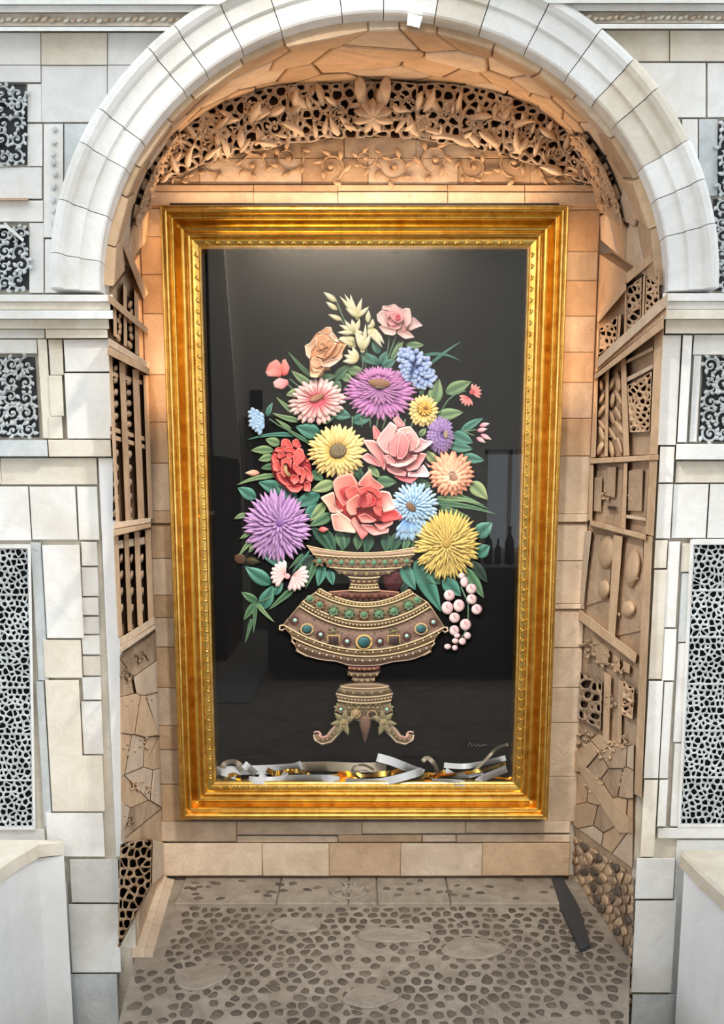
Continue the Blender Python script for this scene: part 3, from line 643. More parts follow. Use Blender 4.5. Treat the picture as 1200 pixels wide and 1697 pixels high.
for cx, cy, r in ((974, 1078, 13), (1000, 1092, 11), (1024, 1104, 10), (968, 1226, 12), (1000, 1246, 13), (1026, 1230, 10), (1034, 1290, 10), (985, 1300, 12), (1040, 1160, 9), (1012, 1160, 9), (1050, 960, 8), (1018, 1010, 9), (1004, 720, 7), (1004, 820, 8), (1050, 820, 9), (1046, 700, 9)):
    mb = MB(); sprig(RM, mb, cx, cy, r, rr.choice((-1, 1)), .010, rr.uniform(0, 6), 1.2, .15, 5, .5, rr); mb.build('carved_scroll', rr.choice(['tan', 'tand']), Q)
for cx, cy, r in ((212, 1120, 9), (236, 1090, 9), (222, 1170, 10), (246, 1150, 8), (214, 1240, 9), (240, 1230, 9), (226, 1300, 9), (250, 1310, 8), (214, 1360, 8)):
    mb = MB(); sprig(LM, mb, cx, cy, r, rr.choice((-1, 1)), .012, rr.uniform(0, 6), 1.2, .15, 4, .5, rr); mb.build('carved_scroll', rr.choice(['tan', 'tand']), L)
# pebbled foot of the right wall
pb = [(934, 1372), (1052, 1450), (1047, 1690), (1030, 1690), (934, 1462)]
for c, p in voronoi(jitter_sites(930, 1366, 1056, 1700, 12.5, 17, .3, rr), pb):
    q = inset(p if area(p) > 0 else p[::-1], 1.0)
    if len(q) > 2 and area(q) > 25: MB().add(*dome(RM, chaikin(q, 1), .0, rr.uniform(.005, .010))).build('wall_pebble', rr.choice(['tan', 'tand', 'tand', 'tan', 'pebble']), Q)
# ================================================================== floor
WL, WR = hit(196, 1697, 0), hit(1042, 1697, 0)
def edge_x(y, a, X1):
    t = max(0., min(1., (D1-y)/(D1-a.y))); return X1+(a.x-X1)*t if y > a.y else a.x
fb = [(WL.x, 1.2), (WR.x, 1.2), (WR.x, WR.y), (XR1, D1), (XR1+.09, D1+.1), (XR1+.09, D2+.1), (XL1-.09, D2+.1), (XL1-.09, D1+.1), (XL1, D1), (WL.x, WL.y)]
MB().add(*slab(lambda x, y, n: Vector((x, y, n)), fb, -.34, 0.)).build('floor_bed', 'mortar', floor, False)
MB().add(*box(-3.4, 3.4, -4.3, D1+.1, -.48, -.36)).build('paving_bed', 'mortar', floor, False)
FL = lambda x, y, n=0.: Vector((x, y, n)); FL.s = 1.
xl, xr = XL2+.08, XR2
band = [(vx(xl, 0, 0), D2-.06)]
yb0, yb1 = hit(600, 1456, 0).y, hit(600, 1502, 0).y
bx = [XL2+.085, -.28, -.045, .05, .29, XR2-.07]
for a, b in zip(bx, bx[1:]):
    MB().add(*slab(FL, inset([(a, yb1), (b, yb1), (b, yb0), (a, yb0)], .0015), -.01, .010, .003)).build('border_slab', 'mortar', floor, False)
FC = hit(578, 1481, 0)
mb = MB(); sprig(FL, mb, FC.x, FC.y, .036, 1, .009, 0, 1.2, .08, 5, .3); mb.build('border_medallion', 'mortar', floor)
mb = MB(); mb.add(*tube(FL, [(FC.x+.062*math.cos(t/16*2*math.pi), FC.y+.05*math.sin(t/16*2*math.pi), .011) for t in range(17)], .005)); mb.build('border_medallion', 'mortar', floor)
for i in range(46):
    x = bx[0]+.02+(bx[-1]-bx[0]-.04)*R.random()
    if abs(x-FC.x) < .085: continue
    y = yb1+(yb0-yb1)*R.uniform(.15, .85)
    MB().add(*dome(FL, ell(x, y, R.uniform(.010, .018), R.uniform(.006, .010), R.uniform(-25, 25), 8), .009, .006)).build('border_pebble', 'pebble', floor)
cells = voronoi(jitter_sites(XL1-.2, 1.45, XR1+.2, yb1-.004, .040, .034, .36, rr), [(XL1-.2, 1.45), (XR1+.2, 1.45), (XR1+.2, yb1-.004), (XL1-.2, yb1-.004)])
stuff = MB(); cand = []
for (x, y), p in cells:
    wl = XL1+.06+(XL2-XL1)*(y-D1)/(D2-D1)+.035 if y > D1-.05 else edge_x(y, WL, XL1)+.02; wr = XR1+(XR2-XR1)*(y-D1)/(D2-D1)-.03 if y > D1-.05 else edge_x(y, WR, XR1)-.02
    if x < wl or x > wr: continue
    dens = .97-.4*max(0., math.sin(x*7.3+1.1)*math.sin(y*9.1+.7))
    if rr.random() > dens: continue
    q = p if area(p) > 0 else p[::-1]; k = rr.uniform(.6, .86)
    q = chaikin([(x+(a-x)*k, y+(b-y)*k) for a, b in q], 1)
    cand.append((y, dome(FL, q, -.004, rr.uniform(.006, .011)), x))
cand.sort(key=lambda c: abs(c[0]-1.98)+(0 if -.75 < c[2] < .75 else 9))
for i, (y, m, x) in enumerate(cand):
    if i < 290: MB().add(*m).build('floor_pebble', 'pebble', floor)
    else: stuff.add(*m)
o = stuff.build('floor_pebbles', 'pebble', floor); o['kind'] = 'stuff'
for r in ((-.45, 2.02, .10, .06), (.1, 2.22, .13, .05), (-.2, 2.28, .09, .05), (.33, 2.15, .10, .06), (.02, 1.93, .08, .05)):
    MB().add(*slab(FL, chaikin([(r[0]+r[2]*math.cos(t)*R.uniform(.7, 1.1), r[1]+r[3]*math.sin(t)*R.uniform(.7, 1.1)) for t in (i*2*math.pi/9 for i in range(9))], 1), -.005, .008, .003)).build('worn_flagstone', 'mortar', floor, False)
# slate strip in the right corner
s_ = [hit(x, y, .012) for x, y in ((914, 1456), (931, 1453), (958, 1500), (979, 1566), (962, 1574), (946, 1540), (930, 1505))]
tr = empty('trim_2', (s_[0].x, s_[0].y, 0)); tag(tr, 'dark slate strip on the floor along the right wall', kind='structure')
MB().add(*slab(FL, [(p.x, p.y) for p in s_][::-1], 0, .016, .002)).build('slate_strip', 'slate', tr, False)
# ================================================================== the framed embroidery
YB, HT = 2.572, .112                                   # back of the frame, its height off the wall
YF = YB-HT
YO = YB-.086
fx0 = (at(265, 340, YO).x+at(298, 1356, YO).x)/2; fx1 = (at(944, 340, YO).x+at(908, 1357, YO).x)/2
fz1, fz0 = at(600, 340, YO).z, at(600, 1357, YO).z
pic = empty('framed_embroidery', ((fx0+fx1)/2, YB, fz0)); tag(pic, 'large gilt frame holding an embroidered flower bouquet in a vase on black under glass', 'picture')
PR = [(0, 0), (0, .086), (.003, .096), (.006, .100), (.0095, .099), (.010, .097), (.0145, .097), (.0150, .101), (.018, .108), (.022, .112), (.026, .110), (.029, .103), (.030, .096), (.033, .093), (.035, .095), (.038, .098), (.041, .097), (.043, .092), (.0435, .086), (.046, .076), (.050, .069), (.055, .066),
      (.0555, .068), (.058, .074), (.062, .0765), (.067, .075), (.072, .069), (.0730, .064), (.0745, .064), (.0755, .067), (.080, .071), (.085, .069), (.0885, .062), (.0892, .058), (.093, .0575), (.1055, .052), (.107, .055), (.110, .056), (.113, .054), (.116, .050), (.116, 0)]
Wf = .116
def rail(a, b, ax):
    """a mitred rail; a, b corner signs"""
    L = []
    for (sx, sz) in (a, b):
        L.append([Vector(((fx0+w if sx < 0 else fx1-w), YB-h, (fz0+w if sz < 0 else fz1-w))) for w, h in PR])
    return MB().add(*loft(L)).build('frame_rail', 'gold', pic, False)
rails = [rail((-1, -1), (-1, 1), 0), rail((1, -1), (1, 1), 0), rail((-1, 1), (1, 1), 1), rail((-1, -1), (1, -1), 1)]
for o in rails:
    me = o.data; me.polygons.foreach_set('use_smooth', [True]*len(me.polygons)); me.set_sharp_from_angle(angle=math.radians(32))
# leaf ornaments on the inner flat of each rail, and fine beading on the two outer flats
WM = lambda x, y, n=0.: Vector((x, y, n)); WM.s = 1.
orn = MB()
v, f, c = petal(WM, -.009, -.0035, 20, .017, .0065, 0, .001, arch=.002, shape='leaf', bend=.9, st=5); orn.add(v, f)
v, f, c = petal(WM, .009, -.0035, 160, .013, .005, 0, .001, arch=.002, shape='leaf', bend=-.8, st=4); orn.add(v, f)
orn.add(*dome(WM, ell(0, .003, .0026, .0026, 0, 7), 0, .0035))
orn_me = None
def lay_orn(p0, p1, inward, parent, pitch=.033):
    global orn_me
    d = p1-p0; n = int(d.length/pitch); d.normalize(); z = Vector((0, -1, 0)); y = inward
    sl = (y+z*.45).normalized()                         # the flat slopes inward
    nn = d.cross(sl); nn = nn if nn.dot(z) > 0 else -nn
    for i in range(n):
        P = p0+d*((p1-p0).length*(i+.5)/n); m = Matrix((d, -y, nn)).transposed().to_4x4(); m.translation = P
        if orn_me is None:
            o = orn.build('leaf_ornament', 'gold', parent); orn_me = o.data
        else: o = link('leaf_ornament', orn_me, parent)
        o.matrix_basis = m
wi, hi = .0995, .056
E = lambda x, z, h: Vector((x, YB-h, z))
sides = ((E(fx0+wi, fz0+Wf, hi), E(fx0+wi, fz1-Wf, hi), Vector((1, 0, 0)), 0), (E(fx1-wi, fz0+Wf, hi), E(fx1-wi, fz1-Wf, hi), Vector((-1, 0, 0)), 1),
         (E(fx0+Wf, fz1-wi, hi), E(fx1-Wf, fz1-wi, hi), Vector((0, 0, -1)), 2), (E(fx0+Wf, fz0+wi, hi), E(fx1-Wf, fz0+wi, hi), Vector((0, 0, 1)), 3))
for p0, p1, inw, k in sides: lay_orn(p0, p1, inw, rails[k])
def beads(wb, hb, r, pitch, k):
    m = MB(); s = wb
    ends = ((E(fx0+s, fz0+s, hb), E(fx0+s, fz1-s, hb)), (E(fx1-s, fz0+s, hb), E(fx1-s, fz1-s, hb)), (E(fx0+s, fz1-s, hb), E(fx1-s, fz1-s, hb)), (E(fx0+s, fz0+s, hb), E(fx1-s, fz0+s, hb)))[k]
    d = ends[1]-ends[0]; n = int(d.length/pitch)
    for i in range(n):
        P = ends[0]+d*((i+.5)/n)
        m.add([P+Vector((r*math.cos(t), 0, r*math.sin(t))) for t in (0, 1.26, 2.51, 3.77, 5.03)]+[P+Vector((0, -r*.9, 0))], [(j, (j+1) % 5, 5) for j in range(5)])
    o = m.build('bead_row', 'gold', rails[k]); o['kind'] = 'stuff'
for k in range(4):
    beads(.0122, .0968, .0022, .0062, k); beads(.038, .0975, .0024, .0070, k)
# shadow box
ix0, ix1, iz0, iz1 = fx0+Wf-.004, fx1-Wf+.004, fz0+Wf-.004, fz1-Wf+.004
MB().add(*box(ix0, ix1, DA, DA+.011, iz0, iz1)).build('velvet_ground', 'velvet', pic, False)
for b in ((ix0-.008, ix0, YB-.05, DA, iz0, iz1), (ix1, ix1+.008, YB-.05, DA, iz0, iz1), (ix0, ix1, YB-.05, DA, iz1, iz1+.008), (ix0, ix1, YB-.05, DA, iz0-.008, iz0)):
    MB().add(*box(*b)).build('box_side', 'liner', pic, False)
MB().add(*box(ix0, ix1, DG, DG+.003, iz0, iz1)).build('glass_pane', 'glass', pic, False)
# ------------------------------------------------------------------ embroidery: drawn on the ground, every petal a raised piece
def A(x, y, n=0.): return at(x, y, DA-n)
A.s = DA/F
def C(x0, y0, s): return lambda P: [(x0+x/s, y0+y/s) for x, y in P]
def jit(c, a=9):
    d = R.uniform(-a, a); return tuple(max(0, min(255, v+d)) for v in c)
def pad(P, n0, h, c0, c1=None, ang=0., rim=None, cup=False, q=.10):
    """a padded shape from its outline: domed, or cupped with a raised rim; thread colour runs c0 to c1 along ang"""
    p = chaikin(P, 1, q); p = chaikin(p, 1, .22)
    cx = sum(a for a, _ in p)/len(p); cy = sum(b for _, b in p)/len(p); a = math.radians(ang); ca, sa = math.cos(a), math.sin(a)
    pr = [(x-cx)*ca+(y-cy)*sa for x, y in p]; lo, hi_ = min(pr), max(pr); A0, A1 = lin(c0), lin(c1 or c0)
    rings = ((1., 0.), (.985, .75), (.93, 1.), (.8, .82), (.55, .5), (.25, .3)) if cup else ((1., 0.), (.96, .5), (.86, .8), (.6, .96), (.28, 1.))
    v = []; c = []
    for k, e in rings:
        for x, y in p:
            X, Y = cx+(x-cx)*k, cy+(y-cy)*k; v.append(A(X, Y, n0+h*e)); t = ((X-cx)*ca+(Y-cy)*sa-lo)/max(hi_-lo, 1e-6)
            cc = mixc(A0, A1, max(0, min(1, t)))
            if rim and k > .9: cc = mixc(cc, lin(rim), .75)
            c.append(cc)
    n = len(p); return v, bridge(len(rings), n)+[tuple(range((len(rings)-1)*n, len(rings)*n))], c
def piece(name, geo, par): return MB().add(*geo).build(name, 'thread', par, True, True)
def mixb(a, b, t): return tuple(a[i]*(1-t)+b[i]*t for i in range(3))
def radial(name, par, cx, cy, rx, ry, rot, layers, c0, c1, shape, single=True, seed=1, arc=(0, 360), dx=0., dy=0., bed=.55):
    """rings of petals round (cx, cy): layers of (start, end, count, width, n0, n1, arch); start and end as shares of the radius"""
    rn = random.Random(seed); cr, sr = math.cos(math.radians(rot)), math.sin(math.radians(rot)); joined = MB()
    if arc == (0, 360):
        nb = min(l[4] for l in layers); piece('petal_bed', pad(ell(cx+dx*.3, cy+dy*.3, rx*bed, ry*bed, rot, 14), nb-.002, (layers[-1][4]-nb)*.75+.004, c0, mixb(c0, c1, .3), 250), par)
    for r0, r1, cnt, wd, n0, n1, ar in layers:
        off = rn.uniform(0, 360/cnt)
        for i in range(cnt):
            a = arc[0]+off*(arc[1]-arc[0])/360+(arc[1]-arc[0])*i/cnt+rn.uniform(-3, 3); L = (r1-r0)*rx*rn.uniform(.93, 1.06); ra = math.radians(a)
            sh = 1-r1
            af = lambda x, y: (cx+dx*sh+cr*x-sr*y*ry/rx, cy+dy*sh+sr*x+cr*y*ry/rx)
            d = rn.uniform(-.07, .07); j = lambda c: tuple(max(0, min(255, v*(1+d))) for v in c)
            g = petal(A, math.cos(ra)*r0*rx, math.sin(ra)*r0*rx, a, L, wd*rn.uniform(.88, 1.1), n0+rn.uniform(0, .001), n1, ar, shape=shape, bend=rn.uniform(-.16, .16), c0=j(c0), c1=j(c1), affine=af, st=6)
            if single: piece('petal', g, par)
            else: joined.add(*g)
    if not single:
        o = joined.build('petal_mass', 'thread', par, True, True); o['kind'] = 'stuff'
def centre(name, label, x, y, rx, ry, rot, n, h, c0, c1=None, ang=0):
    o = piece(name, pad(ell(x, y, rx, ry, rot, 12), n, h, c0, c1 or c0, ang), pic); o['label'] = label; return o
# ---- leaves: base, tip, width, bend, kind
GR = {'L': ((112, 150, 104), (164, 188, 134)), 'G': ((66, 112, 80), (118, 156, 112)), 'T': ((52, 118, 102), (112, 172, 152)), 'D': ((32, 74, 56), (72, 122, 92)), 'Y': ((128, 160, 104), (188, 198, 146)), 'F': ((34, 52, 44), (58, 86, 72))}
LV = [(515, 624, 477, 582, 10, .15, 'G'), (519, 641, 483, 614, 14, .2, 'L'), (503, 650, 474, 655, 16, -.3, 'Y'), (490, 686, 458, 658, 12, .2, 'L'), (443, 690, 452, 667, 9, .4, 'T'), (494, 697, 451, 684, 13, .3, 'L'),
      (554, 630, 580, 605, 17, .2, 'G'), (576, 613, 604, 616, 18, 0, 'L'), (567, 622, 586, 632, 15, 0, 'L'), (554, 632, 566, 644, 13, 0, 'G'), (530, 630, 556, 623, 15, .3, 'G'), (598, 586, 622, 603, 17, 0, 'T'), (550, 682, 582, 691, 21, 0, 'T'), (529, 698, 556, 689, 19, .2, 'T'), (584, 699, 620, 687, 22, 0, 'T'),
      (629, 586, 617, 564, 14, 0, 'T'), (628, 604, 602, 586, 16, 0, 'T'), (631, 604, 641, 582, 15, 0, 'T'), (634, 609, 656, 596, 16, 0, 'T'), (648, 596, 668, 565, 12, -.2, 'L'), (652, 590, 662, 566, 9, 0, 'G'), (673, 572, 703, 572, 13, 0, 'L'),
      (713, 604, 764, 566, 7, .2, 'T'), (701, 590, 763, 598, 7, .9, 'T'), (717, 671, 728, 628, 25, 0, 'L'), (739, 651, 781, 632, 23, 0, 'L'), (722, 690, 768, 683, 21, 0, 'L'), (698, 655, 700, 643, 8, 0, 'G'),
      (764, 716, 801, 693, 14, .2, 'T'), (750, 719, 784, 734, 23, 0, 'T'), (744, 737, 784, 744, 19, -.2, 'T'), (766, 756, 803, 763, 18, -.2, 'T'), (722, 767, 706, 747, 17, 0, 'Y'), (778, 800, 808, 828, 24, .3, 'Y'), (735, 820, 809, 843, 16, .4, 'G'), (722, 834, 822, 852, 13, .3, 'G'), (730, 842, 782, 860, 12, .3, 'G'), (724, 826, 800, 836, 12, .35, 'L'),
      (788, 888, 816, 866, 27, -.1, 'T'), (790, 922, 812, 904, 24, .2, 'T'), (696, 723, 706, 709, 11, 0, 'L'), (588, 792, 598, 763, 15, 0, 'D'), (600, 796, 590, 772, 14, 0, 'D'), (611, 772, 630, 792, 15, 0, 'L'), (624, 798, 658, 799, 21, 0, 'G'), (688, 800, 715, 804, 18, 0, 'G'),
      (576, 882, 566, 914, 18, 0, 'D'), (596, 882, 592, 912, 18, 0, 'G'), (614, 886, 606, 918, 19, 0, 'D'), (640, 884, 640, 916, 19, 0, 'D'), (662, 882, 648, 917, 21, 0, 'D'), (678, 888, 668, 917, 13, 0, 'G'), (694, 890, 682, 912, 12, 0, 'D'), (538, 878, 556, 914, 19, 0, 'D'), (518, 874, 552, 917, 17, .1, 'D'), (560, 880, 570, 912, 18, 0, 'G'),
      (490, 722, 410, 729, 10, -.5, 'T'), (512, 734, 464, 704, 9, 0, 'G'), (482, 712, 456, 694, 9, 0, 'L'), (531, 720, 490, 707, 27, 0, 'T'), (464, 736, 440, 728, 16, 0, 'L'), (453, 747, 416, 747, 15, -.3, 'L'), (453, 757, 428, 763, 14, -.2, 'L'), (457, 772, 432, 776, 12, 0, 'G'),
      (456, 788, 392, 804, 12, -.4, 'L'), (472, 814, 428, 799, 25, 0, 'T'), (492, 826, 456, 802, 22, .1, 'T'), (424, 826, 394, 808, 21, 0, 'T'), (408, 852, 388, 860, 9, -.2, 'L'), (416, 882, 397, 893, 7, 0, 'L'), (420, 893, 395, 922, 11, -.2, 'L'), (422, 902, 412, 916, 8, 0, 'L'),
      (530, 820, 486, 838, 25, 0, 'T'), (528, 836, 504, 858, 20, 0, 'T'), (554, 800, 516, 813, 21, .1, 'Y'), (541, 832, 513, 864, 17, .1, 'Y'), (552, 852, 513, 872, 19, 0, 'G'), (516, 746, 528, 758, 14, 0, 'L'), (516, 782, 536, 796, 18, 0, 'G'), (574, 786, 560, 800, 14, 0, 'D'),
      (476, 940, 425, 911, 18, 0, 'T'), (449, 968, 406, 939, 25, .1, 'T'), (433, 1010, 453, 970, 24, 0, 'T'), (427, 997, 400, 981, 14, .2, 'G'), (426, 998, 404, 1028, 13, -.2, 'G'), (423, 1000, 420, 1050, 9, .1, 'G'), (417, 1026, 406, 1066, 9, .1, 'G'), (426, 1000, 455, 1031, 10, -.3, 'L'), (486, 976, 445, 1011, 15, 0, 'G'), (454, 986, 469, 966, 13, 0, 'T'), (500, 934, 512, 958, 12, 0, 'T'),
      (522, 922, 484, 950, 24, 0, 'F'), (526, 926, 506, 976, 16, 0, 'G'), (536, 936, 527, 972, 18, 0, 'T'), (545, 944, 552, 970, 15, 0, 'T'), (502, 918, 478, 944, 8, 0, 'G'), (514, 912, 484, 950, 5, 0, 'T'),
      (668, 934, 689, 978, 24, -.3, 'T'), (688, 930, 731, 1014, 30, 0, 'T'), (734, 960, 764, 988, 26, .1, 'T'), (770, 940, 802, 991, 21, 0, 'G'), (783, 930, 808, 966, 18, 0, 'F'), (706, 950, 730, 968, 22, 0, 'D'), (676, 966, 664, 982, 12, 0, 'F')]
for bx_, by_, tx, ty, wd, bend, k in LV:
    dx, dy = tx-bx_, ty-by_; L_ = math.hypot(dx, dy); a = math.degrees(math.atan2(dy, dx))-math.degrees(bend)/2
    c0, c1 = (jit(c, 8) for c in GR[k]); n = R.uniform(.003, .008)
    sh = 'leaf' if wd > L_*.3 else 'blade'
    piece('leaf', petal(A, bx_, by_, a, L_, wd, n, n+.002, .004, bulge=-wd*A.s*.10, thick=wd*A.s*.2, shape=sh, bend=bend, c0=c0, c1=c1, cmid=tuple(v*.72 for v in c0), st=9), pic)
# ---- stems
st_obj = None
for P in ([(558, 500), (566, 520), (578, 545)], [(566, 531), (580, 552), (590, 575)], [(593, 524), (597, 548), (600, 600)], [(610, 535), (608, 570), (606, 612)], [(601, 580), (602, 600), (600, 618)], [(657, 556), (648, 580), (640, 606)], [(645, 558), (642, 590)], [(480, 628), (500, 645), (514, 660)], [(474, 634), (490, 650)],
          [(584, 690), (584, 712)], [(598, 692), (600, 708)], [(613, 690), (614, 708)], [(626, 692), (624, 712)], [(640, 690), (634, 712)], [(672, 694), (668, 712)], [(684, 700), (676, 722)], [(572, 640), (580, 656)], [(728, 686), (742, 664), (756, 652), (772, 648)], [(786, 722), (776, 718), (766, 712)], [(790, 712), (778, 714), (766, 714)], [(446, 694), (460, 704), (474, 712)],
          [(764, 972), (776, 1000), (776, 1040), (764, 1060)], [(776, 986), (788, 1000), (790, 1012)], [(772, 1026), (770, 1050), (756, 1070)], [(454, 985), (440, 994), (427, 999)], [(500, 935), (488, 960)]):
    piece('stem', (lambda g: (g[0], g[1], [lin((96, 128, 100))]*len(g[0])))(tube(A, [(x, y, .006) for x, y in P], 1.3, 6)), pic)
# ---- lilies, buds
CR0, CR1 = (214, 206, 150), (244, 238, 214)
def star(name, label, bx_, by_, tips, wd, n, c0, c1, shape='leaf'):
    o = centre(name, label, bx_, by_, 4, 4, 0, n, .004, c0)
    for i, (tx, ty) in enumerate(tips):
        d = math.degrees(math.atan2(ty-by_, tx-bx_)); L_ = math.hypot(tx-bx_, ty-by_); be = R.uniform(-.35, .35)
        piece('petal', petal(A, bx_, by_, d-math.degrees(be)/2, L_, wd*R.uniform(.85, 1.1), n+.001*i, n+.008, .006, shape=shape, bend=be, c0=c0, c1=jit(c1, 6)), o)
    return o
star('lily', 'cream lily at the top of the bouquet', 592, 526, [(563, 491), (571, 487), (581, 488), (600, 494), (612, 508), (573, 511)], 9, .012, CR0, CR1)
star('lily', 'cream lily left of centre', 588, 551, [(562, 538), (559, 551), (571, 530), (583, 529), (596, 528), (602, 552)], 9, .014, CR0, CR1)
star('lily', 'cream lily facing down the middle', 601, 581, [(590, 540), (606, 536), (615, 551), (589, 551), (598, 552)], 9, .016, CR0, CR1)
star('lily', 'cream drooping lily beside the pale rose', 616, 545, [(618, 528), (611, 538), (629, 556), (637, 570), (634, 576), (622, 566), (610, 556)], 10, .014, CR0, CR1)
for i, (a, b, c_, d, w) in enumerate(((558, 500, 536, 484, 10), (559, 514, 540, 500, 9), (567, 531, 544, 521, 9), (610, 536, 610, 512, 10))):
    piece('lily_bud', petal(A, a, b, math.degrees(math.atan2(d-b, c_-a)), math.dist((a, b), (c_, d)), w, .008, .010, .004, shape='leaf', c0=CR0, c1=CR1), pic)
z3 = C(495, 530, 10.91)
o = piece('lily', pad(z3([(730, 320), (860, 270), (1010, 310), (1040, 520), (900, 500), (860, 430), (740, 390)]), .010, .006, (206, 196, 140), (238, 230, 196), 180), pic); o['label'] = 'broad cream lily petals beside the peach rose'
[piece('petal', petal(A, 593, 598, a_, 25, 11, .014, .018, .004, shape='leaf', c0=(216, 204, 130), c1=(246, 242, 222)), o) for a_ in (178, 203, 228, 250)]
for k in range(3): piece('petal', petal(A, 588, 566+k*4, 188+k*8, 28, 7, .015, .018, .003, shape='leaf', c0=(190, 180, 124), c1=(238, 232, 200)), o)
# ---- traced roses and the peony
def rose(name, label, cv, base, bc, petals, n=.010, dn=.0017, cup=True, rim=None):
    o = piece(name, pad(cv(base), n, .010, bc, tuple(v*.9 for v in bc)), pic); o['label'] = label
    for i, e in enumerate(petals):
        P, c0, c1, ang = e[:4]; piece('petal', pad(cv(P), n+.003+dn*i, .0095, tuple(v*.86 for v in c0), c1, ang, rim=tuple(min(255, v*1.06+6) for v in c1) if rim else None, cup=cup), o)
    return o
o = rose('red_rose', 'large open red rose at the foot of the bouquet', C(525, 770, 8.), [(250, 300), (500, 250), (850, 330), (950, 600), (850, 760), (600, 790), (400, 740), (250, 570)], (176, 44, 50), [
    ([(205, 235), (275, 150), (460, 105), (545, 240), (540, 300), (400, 330), (410, 500), (350, 570), (250, 420)], (214, 76, 78), (244, 160, 144), 225),
    ([(545, 240), (710, 45), (735, 170), (905, 300), (840, 335), (690, 270), (560, 290)], (206, 66, 70), (248, 190, 170), 280), ([(840, 340), (970, 360), (1055, 590), (880, 640), (850, 500)], (226, 70, 66), (250, 218, 208), 20),
    ([(850, 640), (1055, 595), (1165, 715), (870, 770), (760, 640)], (196, 48, 56), (230, 84, 84), 10), ([(40, 435), (230, 350), (250, 540), (360, 610), (300, 640), (180, 640), (130, 540)], (196, 76, 80), (248, 200, 176), 200),
    ([(180, 655), (270, 650), (250, 590), (440, 720), (520, 850), (520, 915), (225, 880)], (210, 106, 106), (250, 216, 192), 330), ([(750, 780), (870, 785), (1015, 750), (1010, 790), (840, 880)], (212, 86, 88), (242, 160, 152), 60),
    ([(570, 790), (740, 800), (840, 880), (960, 840), (955, 905), (760, 945), (690, 905)], (220, 100, 102), (244, 172, 166), 90), ([(440, 740), (500, 690), (570, 800), (690, 910), (600, 1005), (530, 890)], (246, 196, 180), (210, 100, 106), 90),
    ([(540, 680), (640, 640), (800, 740), (720, 775), (590, 770)], (190, 56, 62), (244, 156, 146), 100), ([(370, 340), (480, 280), (550, 300), (540, 400), (430, 480), (390, 430)], (206, 62, 66), (238, 120, 108), 225),
    ([(390, 490), (560, 375), (600, 560), (525, 570), (530, 660), (450, 680), (390, 600)], (186, 54, 60), (248, 168, 148), 180), ([(540, 320), (690, 265), (830, 330), (870, 430), (820, 450), (760, 370), (640, 330), (560, 400)], (190, 46, 54), (240, 112, 102), 270),
    ([(820, 450), (870, 440), (862, 560), (780, 540), (770, 430)], (186, 46, 52), (232, 96, 92), 0), ([(735, 560), (865, 540), (860, 700), (770, 650)], (240, 140, 124), (204, 62, 64), 60),
    ([(560, 400), (640, 350), (740, 390), (800, 470), (770, 550), (620, 580), (560, 540)], (140, 22, 34), (196, 56, 62), 20), ([(650, 400), (700, 380), (740, 440), (720, 520), (600, 585), (660, 480)], (170, 36, 46), (240, 124, 114), 250)], rim=True)
o = rose('pink_rose', 'large dusty pink rose above the red rose', C(595, 685, 9.23), [(250, 420), (480, 140), (800, 210), (950, 420), (960, 800), (700, 960), (430, 880), (330, 700)], (196, 104, 112), [
    ([(510, 100), (580, 40), (640, 80), (720, 190), (600, 220)], (220, 120, 128), (246, 194, 188), 270), ([(205, 210), (235, 175), (330, 290), (330, 400), (220, 400)], (226, 106, 118), (242, 164, 158), 260),
    ([(20, 670), (130, 600), (260, 690), (350, 830), (130, 760)], (204, 76, 88), (244, 186, 184), 160), ([(45, 400), (240, 410), (300, 480), (380, 620), (415, 800), (390, 890), (280, 700), (170, 590)], (208, 106, 112), (244, 186, 176), 190),
    ([(530, 960), (720, 975), (920, 970), (800, 1080), (640, 1030)], (196, 82, 98), (222, 128, 138), 90), ([(420, 830), (580, 830), (730, 900), (720, 970), (560, 950), (440, 890)], (246, 192, 186), (216, 136, 140), 90),
    ([(750, 900), (880, 900), (990, 770), (1090, 940), (1060, 980), (740, 970)], (230, 160, 164), (248, 220, 224), 30), ([(1000, 740), (1095, 800), (1070, 830)], (236, 160, 162), (246, 200, 196), 0),
    ([(940, 600), (1040, 620), (990, 720), (900, 860), (740, 890), (720, 830), (880, 720)], (200, 100, 110), (238, 166, 166), 40), ([(255, 440), (330, 300), (420, 200), (480, 120), (590, 200), (520, 370), (450, 480), (470, 640), (380, 600)], (214, 122, 128), (248, 200, 194), 240),
    ([(930, 360), (1010, 410), (1150, 430), (1000, 560), (890, 600), (790, 575), (920, 500)], (198, 98, 106), (250, 220, 220), 0), ([(560, 270), (640, 220), (780, 190), (880, 310), (940, 430), (880, 560), (800, 430), (700, 270)], (204, 116, 120), (250, 210, 200), 300),
    ([(560, 290), (640, 260), (600, 480), (570, 680), (470, 640), (460, 480)], (190, 92, 104), (242, 174, 172), 240), ([(700, 290), (790, 290), (850, 420), (860, 560), (770, 590), (780, 440)], (190, 92, 104), (240, 176, 172), 320), ([(640, 260), (700, 290), (780, 440), (740, 620), (660, 710), (580, 700), (590, 500)], (180, 70, 88), (244, 176, 174), 250),
    ([(380, 640), (470, 640), (560, 740), (480, 770), (430, 780)], (206, 116, 122), (240, 176, 172), 200), ([(460, 760), (560, 750), (700, 720), (830, 640), (900, 630), (880, 700), (740, 800), (600, 830), (480, 800)], (214, 132, 136), (248, 202, 196), 90)], rim=True)
